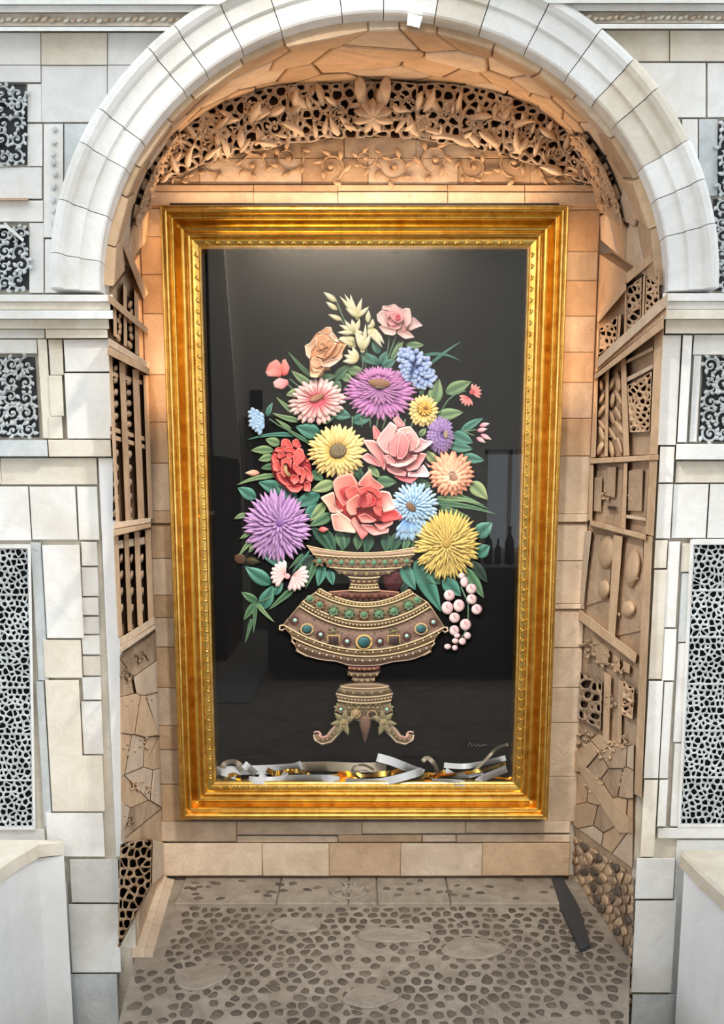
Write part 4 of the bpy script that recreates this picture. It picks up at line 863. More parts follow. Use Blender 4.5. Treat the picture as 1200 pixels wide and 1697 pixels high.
o = rose('pale_pink_rose', 'pale pink rose at the top right of the bouquet', C(615, 495, 13.33), [(240, 260), (550, 150), (860, 300), (900, 600), (700, 780), (350, 700), (180, 480)], (238, 176, 174), [
    ([(230, 240), (255, 150), (370, 155), (500, 115), (560, 140), (650, 240), (600, 330), (350, 260)], (236, 172, 168), (252, 224, 214), 270), ([(900, 420), (950, 400), (1150, 600), (1080, 620), (880, 705), (820, 700)], (236, 186, 182), (248, 222, 220), 20), ([(560, 760), (620, 690), (830, 710), (975, 860), (760, 895), (680, 850)], (232, 168, 164), (248, 218, 208), 90),
    ([(120, 350), (230, 245), (330, 270), (330, 480), (390, 640), (270, 620), (140, 490)], (244, 184, 180), (244, 220, 214), 180), ([(650, 250), (770, 200), (860, 215), (900, 400), (880, 550), (760, 660), (720, 450)], (238, 178, 174), (250, 224, 214), 330), ([(160, 620), (230, 590), (420, 640), (540, 690), (560, 780), (480, 820), (300, 790)], (238, 188, 180), (250, 224, 212), 110),
    ([(390, 610), (440, 590), (700, 570), (640, 660), (540, 685), (420, 650)], (236, 150, 154), (248, 192, 188), 90), ([(340, 490), (440, 450), (580, 590), (420, 605)], (232, 142, 148), (248, 180, 178), 180), ([(350, 440), (380, 280), (540, 240), (700, 290), (690, 350), (540, 300), (430, 360)], (236, 150, 154), (250, 204, 200), 270), ([(400, 340), (540, 270), (700, 320), (720, 480), (600, 560), (450, 470)], (232, 128, 138), (250, 190, 188), 290), ([(540, 370), (620, 350), (660, 420), (600, 480), (550, 450)], (222, 76, 100), (240, 110, 124), 270)])
o = rose('peach_rose', 'ruffled peach rose at the upper left of the bouquet', z3, [(320, 240), (430, 180), (500, 125), (590, 130), (620, 220), (700, 320), (740, 400), (880, 430), (800, 560), (800, 680), (680, 780), (560, 860), (570, 910), (470, 920), (430, 1010), (330, 1060), (200, 1030), (200, 730), (130, 650), (105, 465), (200, 420)], (226, 156, 110), [
    ([(330, 240), (430, 180), (500, 125), (590, 130), (610, 220), (520, 250), (420, 250)], (230, 170, 132), (250, 224, 200), 270), ([(530, 260), (620, 220), (720, 370), (740, 410), (640, 390)], (246, 222, 190), (250, 230, 206), 0), ([(105, 465), (200, 420), (320, 290), (330, 440), (230, 560), (230, 650), (200, 720), (135, 650)], (232, 160, 114), (250, 222, 194), 180),
    ([(320, 290), (420, 250), (560, 330), (540, 470), (430, 540), (320, 560)], (214, 132, 86), (244, 190, 146), 290), ([(660, 680), (800, 460), (880, 430), (780, 600), (800, 680), (600, 740)], (216, 130, 88), (248, 204, 164), 20), ([(600, 650), (740, 440), (790, 450), (680, 640), (500, 750)], (214, 128, 84), (248, 198, 152), 330), ([(540, 520), (640, 400), (700, 420), (560, 640), (440, 720), (430, 680)], (210, 124, 80), (248, 196, 150), 330),
    ([(500, 400), (560, 340), (640, 400), (540, 520), (520, 500)], (212, 126, 82), (246, 192, 146), 300), ([(300, 640), (440, 560), (520, 520), (440, 690), (400, 690)], (206, 126, 84), (248, 196, 150), 180), ([(360, 440), (440, 400), (500, 460), (440, 530), (380, 520)], (200, 116, 74), (244, 190, 142), 200), ([(210, 740), (260, 670), (420, 720), (420, 830), (330, 870), (220, 830)], (232, 160, 116), (248, 204, 164), 230),
    ([(400, 790), (560, 720), (800, 680), (680, 790), (560, 860), (430, 850)], (228, 152, 110), (252, 224, 206), 60), ([(215, 830), (330, 870), (470, 860), (430, 920), (380, 930), (260, 930)], (230, 158, 112), (248, 206, 164), 120), ([(200, 950), (300, 920), (430, 930), (330, 1055), (205, 1030)], (232, 170, 122), (248, 220, 180), 110)], rim=True)
RP = lambda P, a, d=0: (P, (196-d, 44, 58), (250-d, 128, 118), a)
o = rose('red_peony', 'coral red peony at the left of the bouquet', C(440, 720, 13.33), [(190, 350), (350, 260), (650, 300), (850, 420), (1000, 650), (1040, 1000), (850, 1230), (560, 1290), (250, 1030), (130, 800), (120, 500)], (176, 40, 52), [
    RP([(335, 270), (350, 130), (420, 85), (530, 120), (620, 290), (600, 310), (450, 270)], 270), RP([(580, 150), (670, 90), (720, 110), (800, 280), (690, 300), (610, 260)], 280), RP([(860, 480), (980, 580), (900, 620)], 0), RP([(860, 1060), (950, 1020), (1010, 1100), (990, 1270), (840, 1250)], 60, 10), RP([(850, 700), (950, 760), (1060, 930), (1030, 1060), (900, 1000), (900, 850)], 20, 10),
    RP([(190, 350), (260, 280), (420, 280), (430, 380), (270, 400)], 240), RP([(435, 280), (560, 280), (660, 370), (650, 460), (560, 380), (440, 400)], 300), RP([(130, 500), (200, 420), (260, 440), (240, 700), (160, 650)], 190), RP([(230, 850), (330, 820), (430, 980), (540, 1110), (430, 1130), (290, 1010)], 150), RP([(430, 1130), (560, 1100), (640, 1110), (850, 1150), (720, 1290), (560, 1270)], 90),
    RP([(150, 680), (230, 560), (290, 560), (330, 800), (250, 830), (170, 790)], 190), RP([(270, 420), (400, 390), (440, 470), (330, 540), (270, 520)], 240), RP([(450, 440), (540, 400), (640, 470), (600, 520), (490, 520)], 280), RP([(660, 370), (720, 280), (830, 330), (870, 480), (860, 560), (700, 700), (610, 620), (610, 520)], 290), RP([(760, 720), (840, 740), (900, 880), (830, 1080), (740, 1090), (790, 900)], 10),
    RP([(610, 620), (760, 720), (790, 900), (720, 900), (600, 760)], 330), RP([(590, 880), (720, 900), (750, 1030), (640, 1120), (540, 1010)], 60), RP([(340, 560), (500, 500), (590, 560), (560, 760), (500, 640), (430, 620), (350, 700)], 270), RP([(330, 720), (390, 660), (400, 820), (450, 920), (420, 960), (340, 860)], 180)], rim=True)
piece('stamens', pad(C(440, 720, 13.33)([(390, 640), (460, 640), (480, 700), (490, 820), (580, 900), (540, 950), (450, 900), (390, 800)]), .038, .004, (120, 100, 66), (196, 172, 124), 180), o)
# ---- daisies, asters, chrysanthemums
o = centre('purple_aster', 'shaggy lavender aster at the lower left of the bouquet', 464, 866, 7, 7, 0, .030, .010, (132, 92, 158))
radial('p', o, 459, 872, 55, 59, 0, [(.45, 1.05, 40, 10., .008, .011, .003), (.36, .93, 36, 9.5, .012, .017, .003), (.24, .80, 30, 7.6, .016, .023, .003), (.14, .64, 24, 7.2, .020, .029, .003), (.07, .47, 18, 6.6, .024, .035, .002), (.02, .28, 11, 6., .028, .040, .001)], (104, 64, 140), (206, 166, 212), 'leaf', False, 5, dx=6, dy=-6)
o = centre('yellow_chrysanthemum', 'shaggy yellow chrysanthemum at the lower right of the bouquet', 740, 902, 7, 7, 0, .032, .010, (170, 140, 62))
radial('p', o, 740, 902, 54, 58, 0, [(.45, 1.05, 50, 7.5, .010, .013, .003), (.36, .92, 46, 7.5, .014, .019, .003), (.24, .78, 38, 5.8, .018, .025, .003), (.14, .62, 30, 5.6, .022, .031, .003), (.07, .45, 22, 5.2, .026, .037, .002), (.02, .27, 13, 4.8, .030, .042, .001)], (166, 126, 44), (232, 208, 122), 'leaf', False, 6)
o = centre('yellow_gerbera', 'yellow gerbera with a brown spiral eye', 560, 747, 15, 12.5, -12, .030, .007, (92, 78, 58), (130, 112, 84), 200)
for k in range(2): piece('seed_ring', (lambda g: (g[0], g[1], [lin((150, 130, 98))]*len(g[0])))(tube(A, [(562+(10-4.5*k)*math.cos(t), 746+(8-3.5*k)*math.sin(t), .036) for t in [j*.42-1.8 for j in range(11)]], 1., 5)), o)
radial('p', o, 559, 748, 47, 44, 0, [(.3, 1.04, 34, 9.5, .012, .014, .004), (.26, .88, 30, 9, .018, .021, .004), (.22, .70, 24, 8.5, .023, .027, .003)], (196, 150, 52), (246, 226, 158), 'round', True, 7)
o = centre('purple_gerbera', 'large mauve gerbera in the upper middle of the bouquet', 629, 635, 19, 7.5, 6, .037, .006, (122, 82, 58), (164, 116, 80), 270)
piece('eye_rim', pad([(620, 638), (636, 638), (638, 643), (622, 643)], .039, .003, (150, 128, 92)), o)
radial('p', o, 630, 652, 58, 43, 4, [(.35, 1.03, 36, 10, .010, .012, .004), (.32, .88, 32, 10, .016, .019, .004)], (140, 66, 142), (220, 154, 208), 'round', True, 8)
radial('p', o, 629, 646, 40, 27, 4, [(.3, 1.0, 26, 6.8, .021, .026, .004), (.15, .78, 22, 6.2, .025, .031, .003), (.05, .5, 16, 5.4, .028, .033, .002)], (130, 70, 130), (212, 150, 202), 'round', False, 9)
radial('p', o, 629, 634, 44, 27, 4, [(.42, 1.0, 22, 6.5, .024, .020, .004), (.42, .8, 18, 6, .028, .026, .004)], (186, 104, 170), (222, 160, 206), 'spike', False, 10, arc=(190, 350))
o = centre('pink_gerbera', 'pink gerbera with pale petal tips at the left', 525, 659, 13, 5, -24, .026, .005, (150, 104, 76), (186, 136, 104), 200)
radial('p', o, 526, 665, 46, 37, -12, [(.26, 1.03, 28, 9.5, .012, .014, .004), (.22, .80, 22, 9, .018, .022, .004)], (222, 80, 98), (252, 222, 216), 'blunt', True, 11, dy=-6)
o = centre('peach_dahlia', 'orange pink dahlia at the right of the bouquet', 752, 791, 7.5, 6, 10, .028, .006, (134, 92, 72), (190, 146, 120), 20)
radial('p', o, 748, 786, 37, 38, 0, [(.25, 1.04, 26, 9.5, .012, .014, .004), (.2, .82, 20, 9.5, .019, .022, .004), (.15, .55, 14, 8, .024, .027, .003)], (252, 216, 186), (236, 148, 112), 'round', True, 12, dx=4, dy=5)
o = centre('blue_aster', 'sky blue aster with a brown eye beside the red rose', 681, 840, 10, 6, 42, .034, .005, (104, 76, 52), (136, 102, 70), 200)
radial('p', o, 687, 836, 40, 38, 20, [(.3, 1.0, 30, 6.6, .014, .016, .004), (.2, .8, 26, 6.4, .019, .023, .004), (.12, .6, 20, 6, .024, .029, .003), (.05, .38, 13, 5, .027, .031, .002)], (70, 126, 186), (190, 220, 240), 'blunt', False, 13, dx=-8, dy=6)
radial('p', o, 676, 852, 45, 45, 0, [(.15, 1.0, 11, 8, .012, .011, .004), (.2, .75, 9, 7.5, .016, .016, .004)], (66, 124, 190), (178, 212, 238), 'blunt', True, 14, arc=(45, 120))
o = centre('violet_aster', 'small violet aster with a tan eye at the right', 739, 720, 4, 7, 0, .032, .004, (164, 138, 120))
radial('p', o, 730, 721, 23, 31, 0, [(.3, 1.02, 30, 6, .012, .014, .003), (.3, .84, 26, 5.5, .017, .020, .003), (.25, .62, 22, 4.6, .022, .025, .002), (.15, .42, 16, 3.6, .026, .029, .001)], (100, 74, 140), (172, 142, 192), 'round', False, 15, dx=8)
o = centre('yellow_zinnia', 'small yellow zinnia with a golden heart', 706, 676, 3.5, 3, 0, .032, .003, (140, 90, 36))
radial('p', o, 702, 681, 25, 27, 0, [(.4, 1.02, 22, 8, .012, .014, .004), (.36, .84, 18, 7.5, .018, .020, .004)], (206, 168, 82), (242, 226, 158), 'round', True, 16, dx=3, dy=-5)
radial('p', o, 705, 677, 13, 12, 0, [(.35, 1.0, 14, 4.6, .024, .027, .002), (.2, .62, 10, 3.8, .028, .031, .001)], (216, 150, 44), (246, 204, 104), 'round', False, 17)
rh = random.Random(18); o = centre('blue_hydrangea', 'pale blue hydrangea head at the upper right', 690, 610, 20, 22, 30, .003, .006, (92, 118, 172))
for i in range(78):
    t = i*2.39996; q = math.sqrt((i+.5)/78); x, y = 690+math.cos(t)*q*25+math.sin(t)*q*6, 610+math.sin(t)*q*29+math.cos(t)*q*9
    piece('petal', petal(A, x, y, math.degrees(math.atan2(y-606, x-688))+rh.uniform(-40, 40), rh.uniform(8.5, 11), rh.uniform(8, 10.5), .012+.016*(1-q), .016+.016*(1-q), .003, shape='round', c0=jit((96, 128, 196), 14), c1=jit((204, 220, 248), 8), st=5), o)
for x, y in ((662, 622), (681, 631), (667, 634)): piece('leaf', pad(ell(x, y, 9, 8, 20, 9), .008, .004, (134, 150, 110), (190, 196, 160), 0), o)
# ---- small blossoms
c3 = C(400, 470, 5.4545); c4b = C(600, 470, 5.217); c5 = C(380, 680, 5.); c7 = C(380, 880, 5.); c8 = C(600, 880, 5.217)
o = piece('tulip', pad(c3([(215, 800), (250, 720), (320, 680), (380, 750), (375, 830), (300, 845)]), .012, .008, (224, 84, 84), (250, 160, 148), 250), pic); o['label'] = 'coral tulip bud at the far left of the bouquet'
for P, c0, c1, a in (([(370, 690), (400, 680), (440, 760), (420, 820), (375, 840), (360, 760)], (226, 86, 86), (250, 166, 152), 290), ([(215, 800), (300, 760), (370, 800), (360, 845), (240, 842)], (222, 96, 94), (252, 184, 172), 190), ([(285, 890), (340, 850), (420, 870), (430, 910), (370, 960), (300, 940)], (226, 120, 124), (252, 208, 204), 200)):
    piece('petal', pad(c3(P), .016, .006, c0, c1, a), o)
o = centre('coral_blossom', 'small coral blossom at the right edge of the bouquet', 782, 650, 4, 4, 0, .010, .004, (214, 84, 86))
for cx_, cy_, a0, m in ((784, 651, -95, 6), (776, 659, 60, 6)):
    for k in range(m): piece('petal', petal(A, cx_, cy_, a0+k*26, 15, 6, .012, .014, .003, shape='round', c0=(216, 84, 88), c1=(250, 178, 166), st=5), o)
o = centre('pale_blossom', 'pale pink double blossom at the lower left', 476, 955, 5, 5, 0, .012, .004, (226, 176, 176))
for cx_, cy_, a0, m in ((472, 953, 128, 8), (486, 954, -35, 8)):
    for k in range(m): piece('petal', petal(A, cx_, cy_, a0+k*20, 26 if a0 < 0 else 24, 8.5, .013, .016, .004, shape='blunt', c0=(228, 170, 172), c1=(250, 232, 228), st=6), o)
o = centre('bluebell', 'pale blue bell flowers at the far left', 428, 690, 6, 8, 0, .008, .004, (120, 160, 200))
for x, y in ((190, 30), (195, 105), (265, 105), (245, 150), (262, 70), (225, 45), (215, 75)):
    X, Y = c5([(x, y)])[0]
    for k in range(4): piece('petal', petal(A, X+4, Y, 110+k*45, 12, 8, .011, .013, .003, shape='round', c0=(112, 158, 206), c1=(200, 224, 242), st=5), o)
pk = ((795, 706, 812, 702), (791, 714, 808, 711), (797, 720, 815, 729), (790, 725, 805, 734))
for a, b, c_, d in pk: piece('pink_bud', petal(A, a, b, math.degrees(math.atan2(d-b, c_-a)), math.dist((a, b), (c_, d)), 8, .010, .011, .004, shape='leaf', c0=(226, 130, 150), c1=(250, 224, 222)), pic)
piece('peach_bud', petal(A, 430, 784, 180, 24, 11, .010, .011, .004, shape='leaf', c0=(214, 140, 112), c1=(244, 206, 180)), pic)
piece('coral_bud', petal(A, 528, 878, -2, 17, 10, .014, .014, .004, shape='leaf', c0=(206, 90, 90), c1=(244, 150, 140)), pic)
piece('bud_reflection', pad(ell(398, 926, 10, 9, 20, 10), .004, .005, (60, 44, 24), (92, 62, 40), 200), pic); piece('bud_reflection', petal(A, 408, 928, 10, 24, 14, .003, .004, .003, shape='leaf', c0=(70, 58, 22), c1=(44, 44, 20)), pic)  # dim brown reflection drawn as a stitched bud and leaf
o = piece('maroon_rose', pad(ell(652, 962, 17, 20, 10, 12), .003, .006, (52, 18, 22), (74, 26, 30), 270), pic); o['label'] = 'dark maroon rose half hidden behind the vase'
for k in range(4): piece('petal', pad(ell(648+6*math.cos(k*1.6), 956+8*math.sin(k*1.6), 8, 9, 30*k, 9), .006, .004, (58, 18, 24), (92, 36, 40), 250), o)
for x, y, a, b in ((755, 555, 50, 48), (738, 665, 52, 58), (838, 645, 50, 56), (800, 750, 48, 46), (895, 810, 50, 52), (798, 860, 44, 46), (822, 905, 29, 22), (806, 950, 30, 25), (868, 955, 33, 32), (912, 905, 31, 32), (740, 1000, 31, 26), (803, 1010, 26, 25), (948, 590, 46, 46), (992, 678, 47, 47), (862, 388, 30, 30), (884, 440, 36, 48), (945, 500, 48, 46)):
    (X, Y), = c8([(x, y)]); o = piece('berry', pad(ell(X, Y, a/5.217, b/5.217, 0, 12), .008, .014, (216, 172, 178), (246, 226, 222), 160), pic)
    if a > 40: piece('cleft', petal(A, X-2, Y-6, 60, 9, 4, .021, .022, .001, shape='leaf', c0=(200, 128, 142), c1=(234, 200, 200), st=5), o)
# ---- the vase
VZ = C(440, 890, 3.636)
def vz(x, y): return (440+x/3.636, 890+y/3.636)
GO, BR, DK = (220, 194, 146), (142, 116, 92), (92, 70, 58)
def band(name, top, bot, n, h, c0, c1=None, par=None, ang=90):
    c0, c1 = (tuple(min(255, v*.92) for v in c) for c in (c0, c1 or c0))
    """cloth band of the vase between two sampled curves (crop coordinates)"""
    m = len(top); rows = 5; v = []; c = []
    for r in range(rows):
        t = r/(rows-1); e = math.sin(math.pi*(.08+.84*t))
        for (a, b), (d, g) in zip(top, bot): X, Y = vz(a+(d-a)*t, b+(g-b)*t); v.append(A(X, Y, n+h*e)); c.append(mixc(lin(c0), lin(c1 or c0), t))
    f = [(r*m+i, r*m+i+1, (r+1)*m+i+1, (r+1)*m+i) for r in range(rows-1) for i in range(m-1)]
    rim = [r*m for r in range(rows)]; k = len(v)
    edge = [i for i in range(m)]+[r*m+m-1 for r in range(1, rows)]+[(rows-1)*m+i for i in range(m-2, -1, -1)]+[r*m for r in range(rows-2, 0, -1)]
    for i in edge: p = v[i]; v.append(p+Vector((0, DA-.001-p.y, 0))); c.append(c[i])
    q = len(edge); f += [(edge[i], edge[(i+1) % q], k+(i+1) % q, k+i) for i in range(q)]
    return piece(name, (v, f, c), par or pic)
def para(x0, y0, x1, y1, x2, y2, m=25):
    """curve through three points, quadratic in x"""
    out = []
    for i in range(m):
        x = x0+(x2-x0)*i/(m-1)
        l0 = (x-x1)*(x-x2)/((x0-x1)*(x0-x2)); l1 = (x-x0)*(x-x2)/((x1-x0)*(x1-x2)); l2 = (x-x0)*(x-x1)/((x2-x0)*(x2-x1)); out.append((x, y0*l0+y1*l1+y2*l2))
    return out
def cord(P, n, par, r=1.15, col=(226, 202, 158)): g = tube(A, [(*vz(*p), n) for p in P], r, 6); return piece('gold_cord', (g[0], g[1], [lin(col)]*len(g[0])), par)
def pearls(P, n, par, step, r, c0, c1):
    m = MB(); acc = 0; k = 0
    for (a, b) in zip(P, P[1:]):
        d = math.dist(a, b); 
        while acc < d:
            X, Y = vz(a[0]+(b[0]-a[0])*acc/d, a[1]+(b[1]-a[1])*acc/d); cc = lin(c0 if k % 2 else c1); v, f = dome(A, ell(X, Y, r, r, 0, 6), n, r*A.s*.9); m.add(v, f, [cc]*len(v)); acc += step; k += 1
        acc -= d
    o = m.build('bead_row', 'thread', par, True, True); o['kind'] = 'stuff'
def gem(x, y, rx, ry, n, par, c0, c1, ring=(214, 186, 130), petals=0, pc=(96, 60, 52), rot=0):
    X, Y = vz(x, y); rx /= 3.636; ry /= 3.636
    if petals:
        m = MB()
        for k in range(petals):
            a = k*2*math.pi/petals; v, f = dome(A, ell(X+math.cos(a)*rx*1.75, Y+math.sin(a)*ry*1.75, rx*.62, ry*.62, 0, 7), n, rx*A.s*.5); m.add(v, f, [lin(pc)]*len(v))
        o = m.build('gem_petals', 'thread', par, True, True); o['kind'] = 'stuff'
    if ring: g = tube(A, [(X+math.cos(t)*rx*1.22, Y+math.sin(t)*ry*1.22, n+.001) for t in [i*2*math.pi/14 for i in range(15)]], max(.7, rx*.2), 5); piece('gem_ring', (g[0], g[1], [lin(ring)]*len(g[0])), par)
    piece('gem', pad(ell(X, Y, rx, ry, rot, 12), n, rx*A.s*.7, c0, c1, 225), par)
GE, TE, TQ = ((54, 96, 72), (110, 160, 124)), ((22, 56, 60), (70, 124, 128)), ((120, 190, 176), (210, 240, 228))
# bowl
c1_, c2_, c3_ = para(285, 104, 590, 122, 900, 104), para(385, 182, 590, 193, 822, 184), para(500, 240, 590, 248, 690, 240)
rim_ = para(248, 52, 590, 96, 912, 60)
bowl = band('vase_bowl', c1_, c2_, .010, .010, (150, 124, 96), BR); bowl['label'] = 'jewelled shallow bowl of the vase'
band('bowl_rim', rim_, c1_, .007, .007, (206, 172, 146), (170, 138, 112), bowl); band('bowl_foot', c2_, c3_, .010, .008, (128, 106, 80), DK, bowl)
for P in (rim_, c1_, c2_, c3_): cord(P, .021 if P is not rim_ else .012, bowl)
for i in range(9): x = 325+i*66; gem(x, 156-abs(i-4)**2*.6, 17, 16, .019, bowl, *GE, ring=(150, 116, 90), petals=6, pc=(116, 92, 66))
pearls([(a, (b+d)/2) for (a, b), (c_, d) in zip(para(445, 212, 590, 221, 745, 212), para(445, 216, 590, 225, 745, 216))], .019, bowl, 33, 3.6, (150, 124, 84), (110, 88, 66))
# neck
neck = band('vase_neck', para(508, 246, 590, 252, 682, 246), para(512, 284, 590, 290, 678, 284), .008, .010, (104, 80, 62), (128, 100, 76)); neck['label'] = 'slender beaded neck of the vase'
band('neck_ring', para(510, 285, 590, 291, 680, 285), para(500, 318, 590, 324, 692, 318), .008, .010, (150, 124, 92), (124, 98, 74), neck)
for P in (para(512, 284, 590, 290, 678, 284), para(506, 304, 590, 310, 684, 304), para(500, 320, 590, 326, 690, 320)): cord(P, .019, neck, 1.)
pearls(para(514, 264, 590, 270, 676, 264), .018, neck, 16, 1.9, (196, 164, 110), (104, 60, 50)); pearls(para(512, 296, 590, 302, 678, 296), .018, neck, 10, 1.2, (236, 220, 170), (110, 86, 60))
col_ = band('neck_collar', para(382, 332, 590, 322, 806, 334), para(392, 352, 590, 384, 800, 354), .006, .010, (120, 72, 58), (90, 52, 44), neck)
cord(para(382, 332, 590, 322, 806, 334), .013, neck, 1.1, (220, 160, 130))
pearls(para(410, 350, 590, 356, 780, 350), .016, neck, 36, 4.2, (124, 76, 60), (100, 60, 50))
# body
b0, b1 = para(328, 312, 592, 396, 868, 316), para(302, 336, 592, 420, 890, 340)
b2, b3 = para(226, 388, 592, 512, 974, 394), para(205, 416, 592, 552, 994, 420)
b4 = para(108, 530, 592, 682, 1076, 544); b5 = para(164, 606, 592, 720, 1014, 626); b6 = para(180, 640, 592, 748, 1000, 650)
body = band('vase_body', b3, b4, .012, .014, (146, 118, 102), (132, 104, 90)); body['label'] = 'broad jewelled body of the vase'
band('shoulder_band', b0, b1, .012, .010, (150, 122, 88), BR, body); band('rosette_band', b1, b2, .012, .012, (148, 124, 92), (116, 94, 72), body); band('cord_band', b2, b3, .012, .013, (140, 112, 80), DK, body); band('lower_band', b4, b5, .010, .012, (128, 104, 74), (104, 82, 62), body)
tail = [(190, 684), (250, 716), (330, 738), (430, 748), (500, 772), (590, 776), (684, 772), (760, 752), (880, 738), (950, 712), (990, 690)]
b7 = [(164+(1014-164)*i/24, 0) for i in range(25)]
def yat(P, x):
    for a, b in zip(P, P[1:]):
        if a[0] <= x <= b[0]: return a[1]+(b[1]-a[1])*(x-a[0])/(b[0]-a[0])
    return P[0][1] if x < P[0][0] else P[-1][1]
b5s = [(x, yat(b5, x)) for x in [182+(1000-182)*i/24 for i in range(25)]]; b7 = [(x, max(yat(tail, x), y+4)) for x, y in b5s]
band('base_band', b5s, b7, .008, .012, (120, 96, 72), (96, 74, 60), body)
for P, n in ((b0, .019), (b1, .022), (b2, .023), (b3, .024), (b4, .023), (b5, .020)): cord(P, n, body, 1.35)
cord(b7, .010, body, 1.2, (190, 168, 150)); cord([(108, 530), (86, 536), (84, 558), (104, 562), (116, 548), (150, 580), (164, 606), (160, 628), (180, 650), (196, 690), (250, 718)], .014, body, 1.5, (222, 196, 160)); cord([(1076, 544), (1096, 546), (1098, 566), (1080, 574), (1066, 560), (1030, 590), (1012, 628), (1018, 640), (1000, 660), (985, 694), (950, 714)], .014, body, 1.5, (222, 196, 160))
cord([b0[0], b1[0], b2[0], b3[0], b4[0]], .016, body, 1.3, (206, 178, 140)); cord([b0[-1], b1[-1], b2[-1], b3[-1], b4[-1]], .016, body, 1.3, (206, 178, 140))
mid = lambda P, Q, t=.5: [(a+(c_-a)*t, b+(d-b)*t) for (a, b), (c_, d) in zip(P, Q)]
pearls(mid(b0, b1), .021, body, 11, 1.4, (228, 208, 152), (120, 92, 60)); pearls(mid(b2, b3), .024, body, 11, 1.5, (232, 216, 170), (110, 84, 60))
pearls(mid(b4, b5, .35), .021, body, 26, 1.7, (230, 210, 160), (150, 122, 80)); pearls(mid(b5s, b7, .45), .019, body, 22, 1.6, (240, 230, 205), (130, 100, 76))
for x, y, g in ((268, 372, 0), (326, 408, 1), (410, 446, 1), (504, 462, 1), (594, 468, 1), (684, 462, 1), (774, 446, 1), (862, 410, 1), (916, 378, 0)):
    gem(x, y, 17, 16, .023, body, *GE, ring=(150, 170, 130), petals=8 if g else 0, pc=(112, 78, 56) if x < 380 or 560 < x < 620 else (84, 100, 74))
for x, y, k in ((178, 502, 't'), (250, 556, 'o'), (332, 588, 't'), (410, 620, 's'), (492, 628, 't'), (594, 634, 'O'), (690, 628, 't'), (774, 620, 's'), (852, 596, 't'), (938, 554, 'o'), (1012, 512, 't')):
    if k == 't': gem(x, y, 12, 12, .025, body, *TQ, ring=None, petals=9, pc=(92, 56, 54))
    elif k == 'o': gem(x, y, 30, 26, .024, body, *TE, ring=(206, 176, 128), rot=15)
    elif k == 'O': gem(x, y, 38, 34, .024, body, *TE, ring=(222, 186, 120))
    else:
        o = piece('square_gem', pad([vz(*p) for p in ((x-28, y-22), (x+28, y-22), (x+28, y+24), (x-28, y+24))], .024, .005, (44, 34, 38), (86, 66, 66), 225, q=.08), body)
        cord([(x-34, y+20), (x-34, y-26), (x+34, y-26), (x+34, y+20)], .026, body, 1.6, (204, 170, 112)); gem(x, y-52, 16, 12, .024, body, (96, 96, 64), (140, 136, 96), ring=None, petals=5, pc=(104, 98, 66))
rv = random.Random(40); m = MB()
for i in range(170):
    t, u = rv.random(), rv.uniform(.1, .9); j = int(t*23.9); X, Y = vz(*mid(b3, b4, u)[j]); v, f = dome(A, ell(X+rv.uniform(-3, 3), Y+rv.uniform(-2, 2), 1.1, 1.1, 0, 5), .024, .0016); m.add(v, f, [lin(rv.choice([(184, 160, 130), (96, 60, 60), (140, 116, 100), (90, 110, 84)]))]*len(v))
o = m.build('seed_beads', 'thread', body, True, True); o['kind'] = 'stuff'
# stem and foot
stem = band('vase_stem', para(498, 776, 592, 782, 692, 776), para(496, 806, 592, 812, 690, 806), .008, .012, (110, 58, 50), (84, 48, 42)); stem['label'] = 'red beaded stem of the vase'
band('stem_ring', para(494, 808, 592, 816, 692, 808), para(510, 842, 592, 848, 672, 842), .008, .011, (134, 110, 84), (104, 84, 66), stem); band('stem_ring', para(522, 844, 592, 850, 662, 844), para(530, 874, 592, 880, 654, 874), .008, .011, (150, 128, 100), (112, 92, 72), stem)
pearls(para(506, 791, 592, 797, 684, 791), .020, stem, 15, 2., (150, 84, 70), (196, 150, 110)); pearls(para(500, 828, 592, 834, 686, 828), .019, stem, 19, 2.4, (176, 148, 110), (110, 92, 66)); pearls(para(526, 860, 592, 866, 658, 860), .019, stem, 18, 2.4, (190, 164, 126), (120, 98, 72))
foot = band('vase_foot', para(452, 900, 592, 912, 742, 900), para(424, 944, 592, 966, 768, 944), .010, .014, (138, 116, 84), (112, 94, 70)); foot['label'] = 'leafy three-legged foot of the vase'
band('foot_lid', para(446, 898, 592, 876, 748, 898), para(452, 902, 592, 914, 742, 902), .009, .010, (168, 140, 112), (140, 114, 90), foot)
band('foot_band', para(424, 944, 592, 966, 768, 944), para(434, 984, 592, 1002, 758, 984), .010, .012, (116, 94, 72), (140, 118, 88), foot); band('foot_skirt', para(436, 986, 592, 1004, 756, 986), para(470, 1080, 592, 1112, 722, 1080), .008, .012, (122, 104, 76), (96, 78, 60), foot)
for P in (para(452, 902, 592, 914, 742, 902), para(424, 944, 592, 966, 768, 944), para(434, 984, 592, 1002, 758, 984)): cord(P, .021, foot, 1.3, (220, 196, 160))
pearls(para(446, 926, 592, 942, 746, 926), .022, foot, 28, 3.2, (150, 132, 92), (104, 90, 62)); pearls(para(432, 964, 592, 984, 762, 964), .021, foot, 10, 1.4, (222, 204, 164), (120, 100, 76))
for x, y, c0, c1 in ((545, 1066, (150, 122, 84), (190, 164, 120)), (642, 1070, (40, 26, 24), (70, 50, 44))): gem(x, y, 22, 20, .019, foot, c0, c1, ring=(206, 172, 124))
for x, y in ((454, 1038), (732, 1038)): gem(x, y, 11, 11, .022, foot, *TQ, ring=None, petals=8, pc=(150, 126, 92))
for x in (505, 562, 620, 676): gem(x, 1030, 13, 13, .019, foot, (110, 96, 66), (160, 142, 100), ring=None, petals=6, pc=(132, 114, 80))
drop = piece('foot_drop', petal(A, *vz(600, 1076), 90, 165/3.636, 90/3.636, .020, .012, .008, shape='blade', c0=(132, 100, 84), c1=(96, 72, 62)), foot)
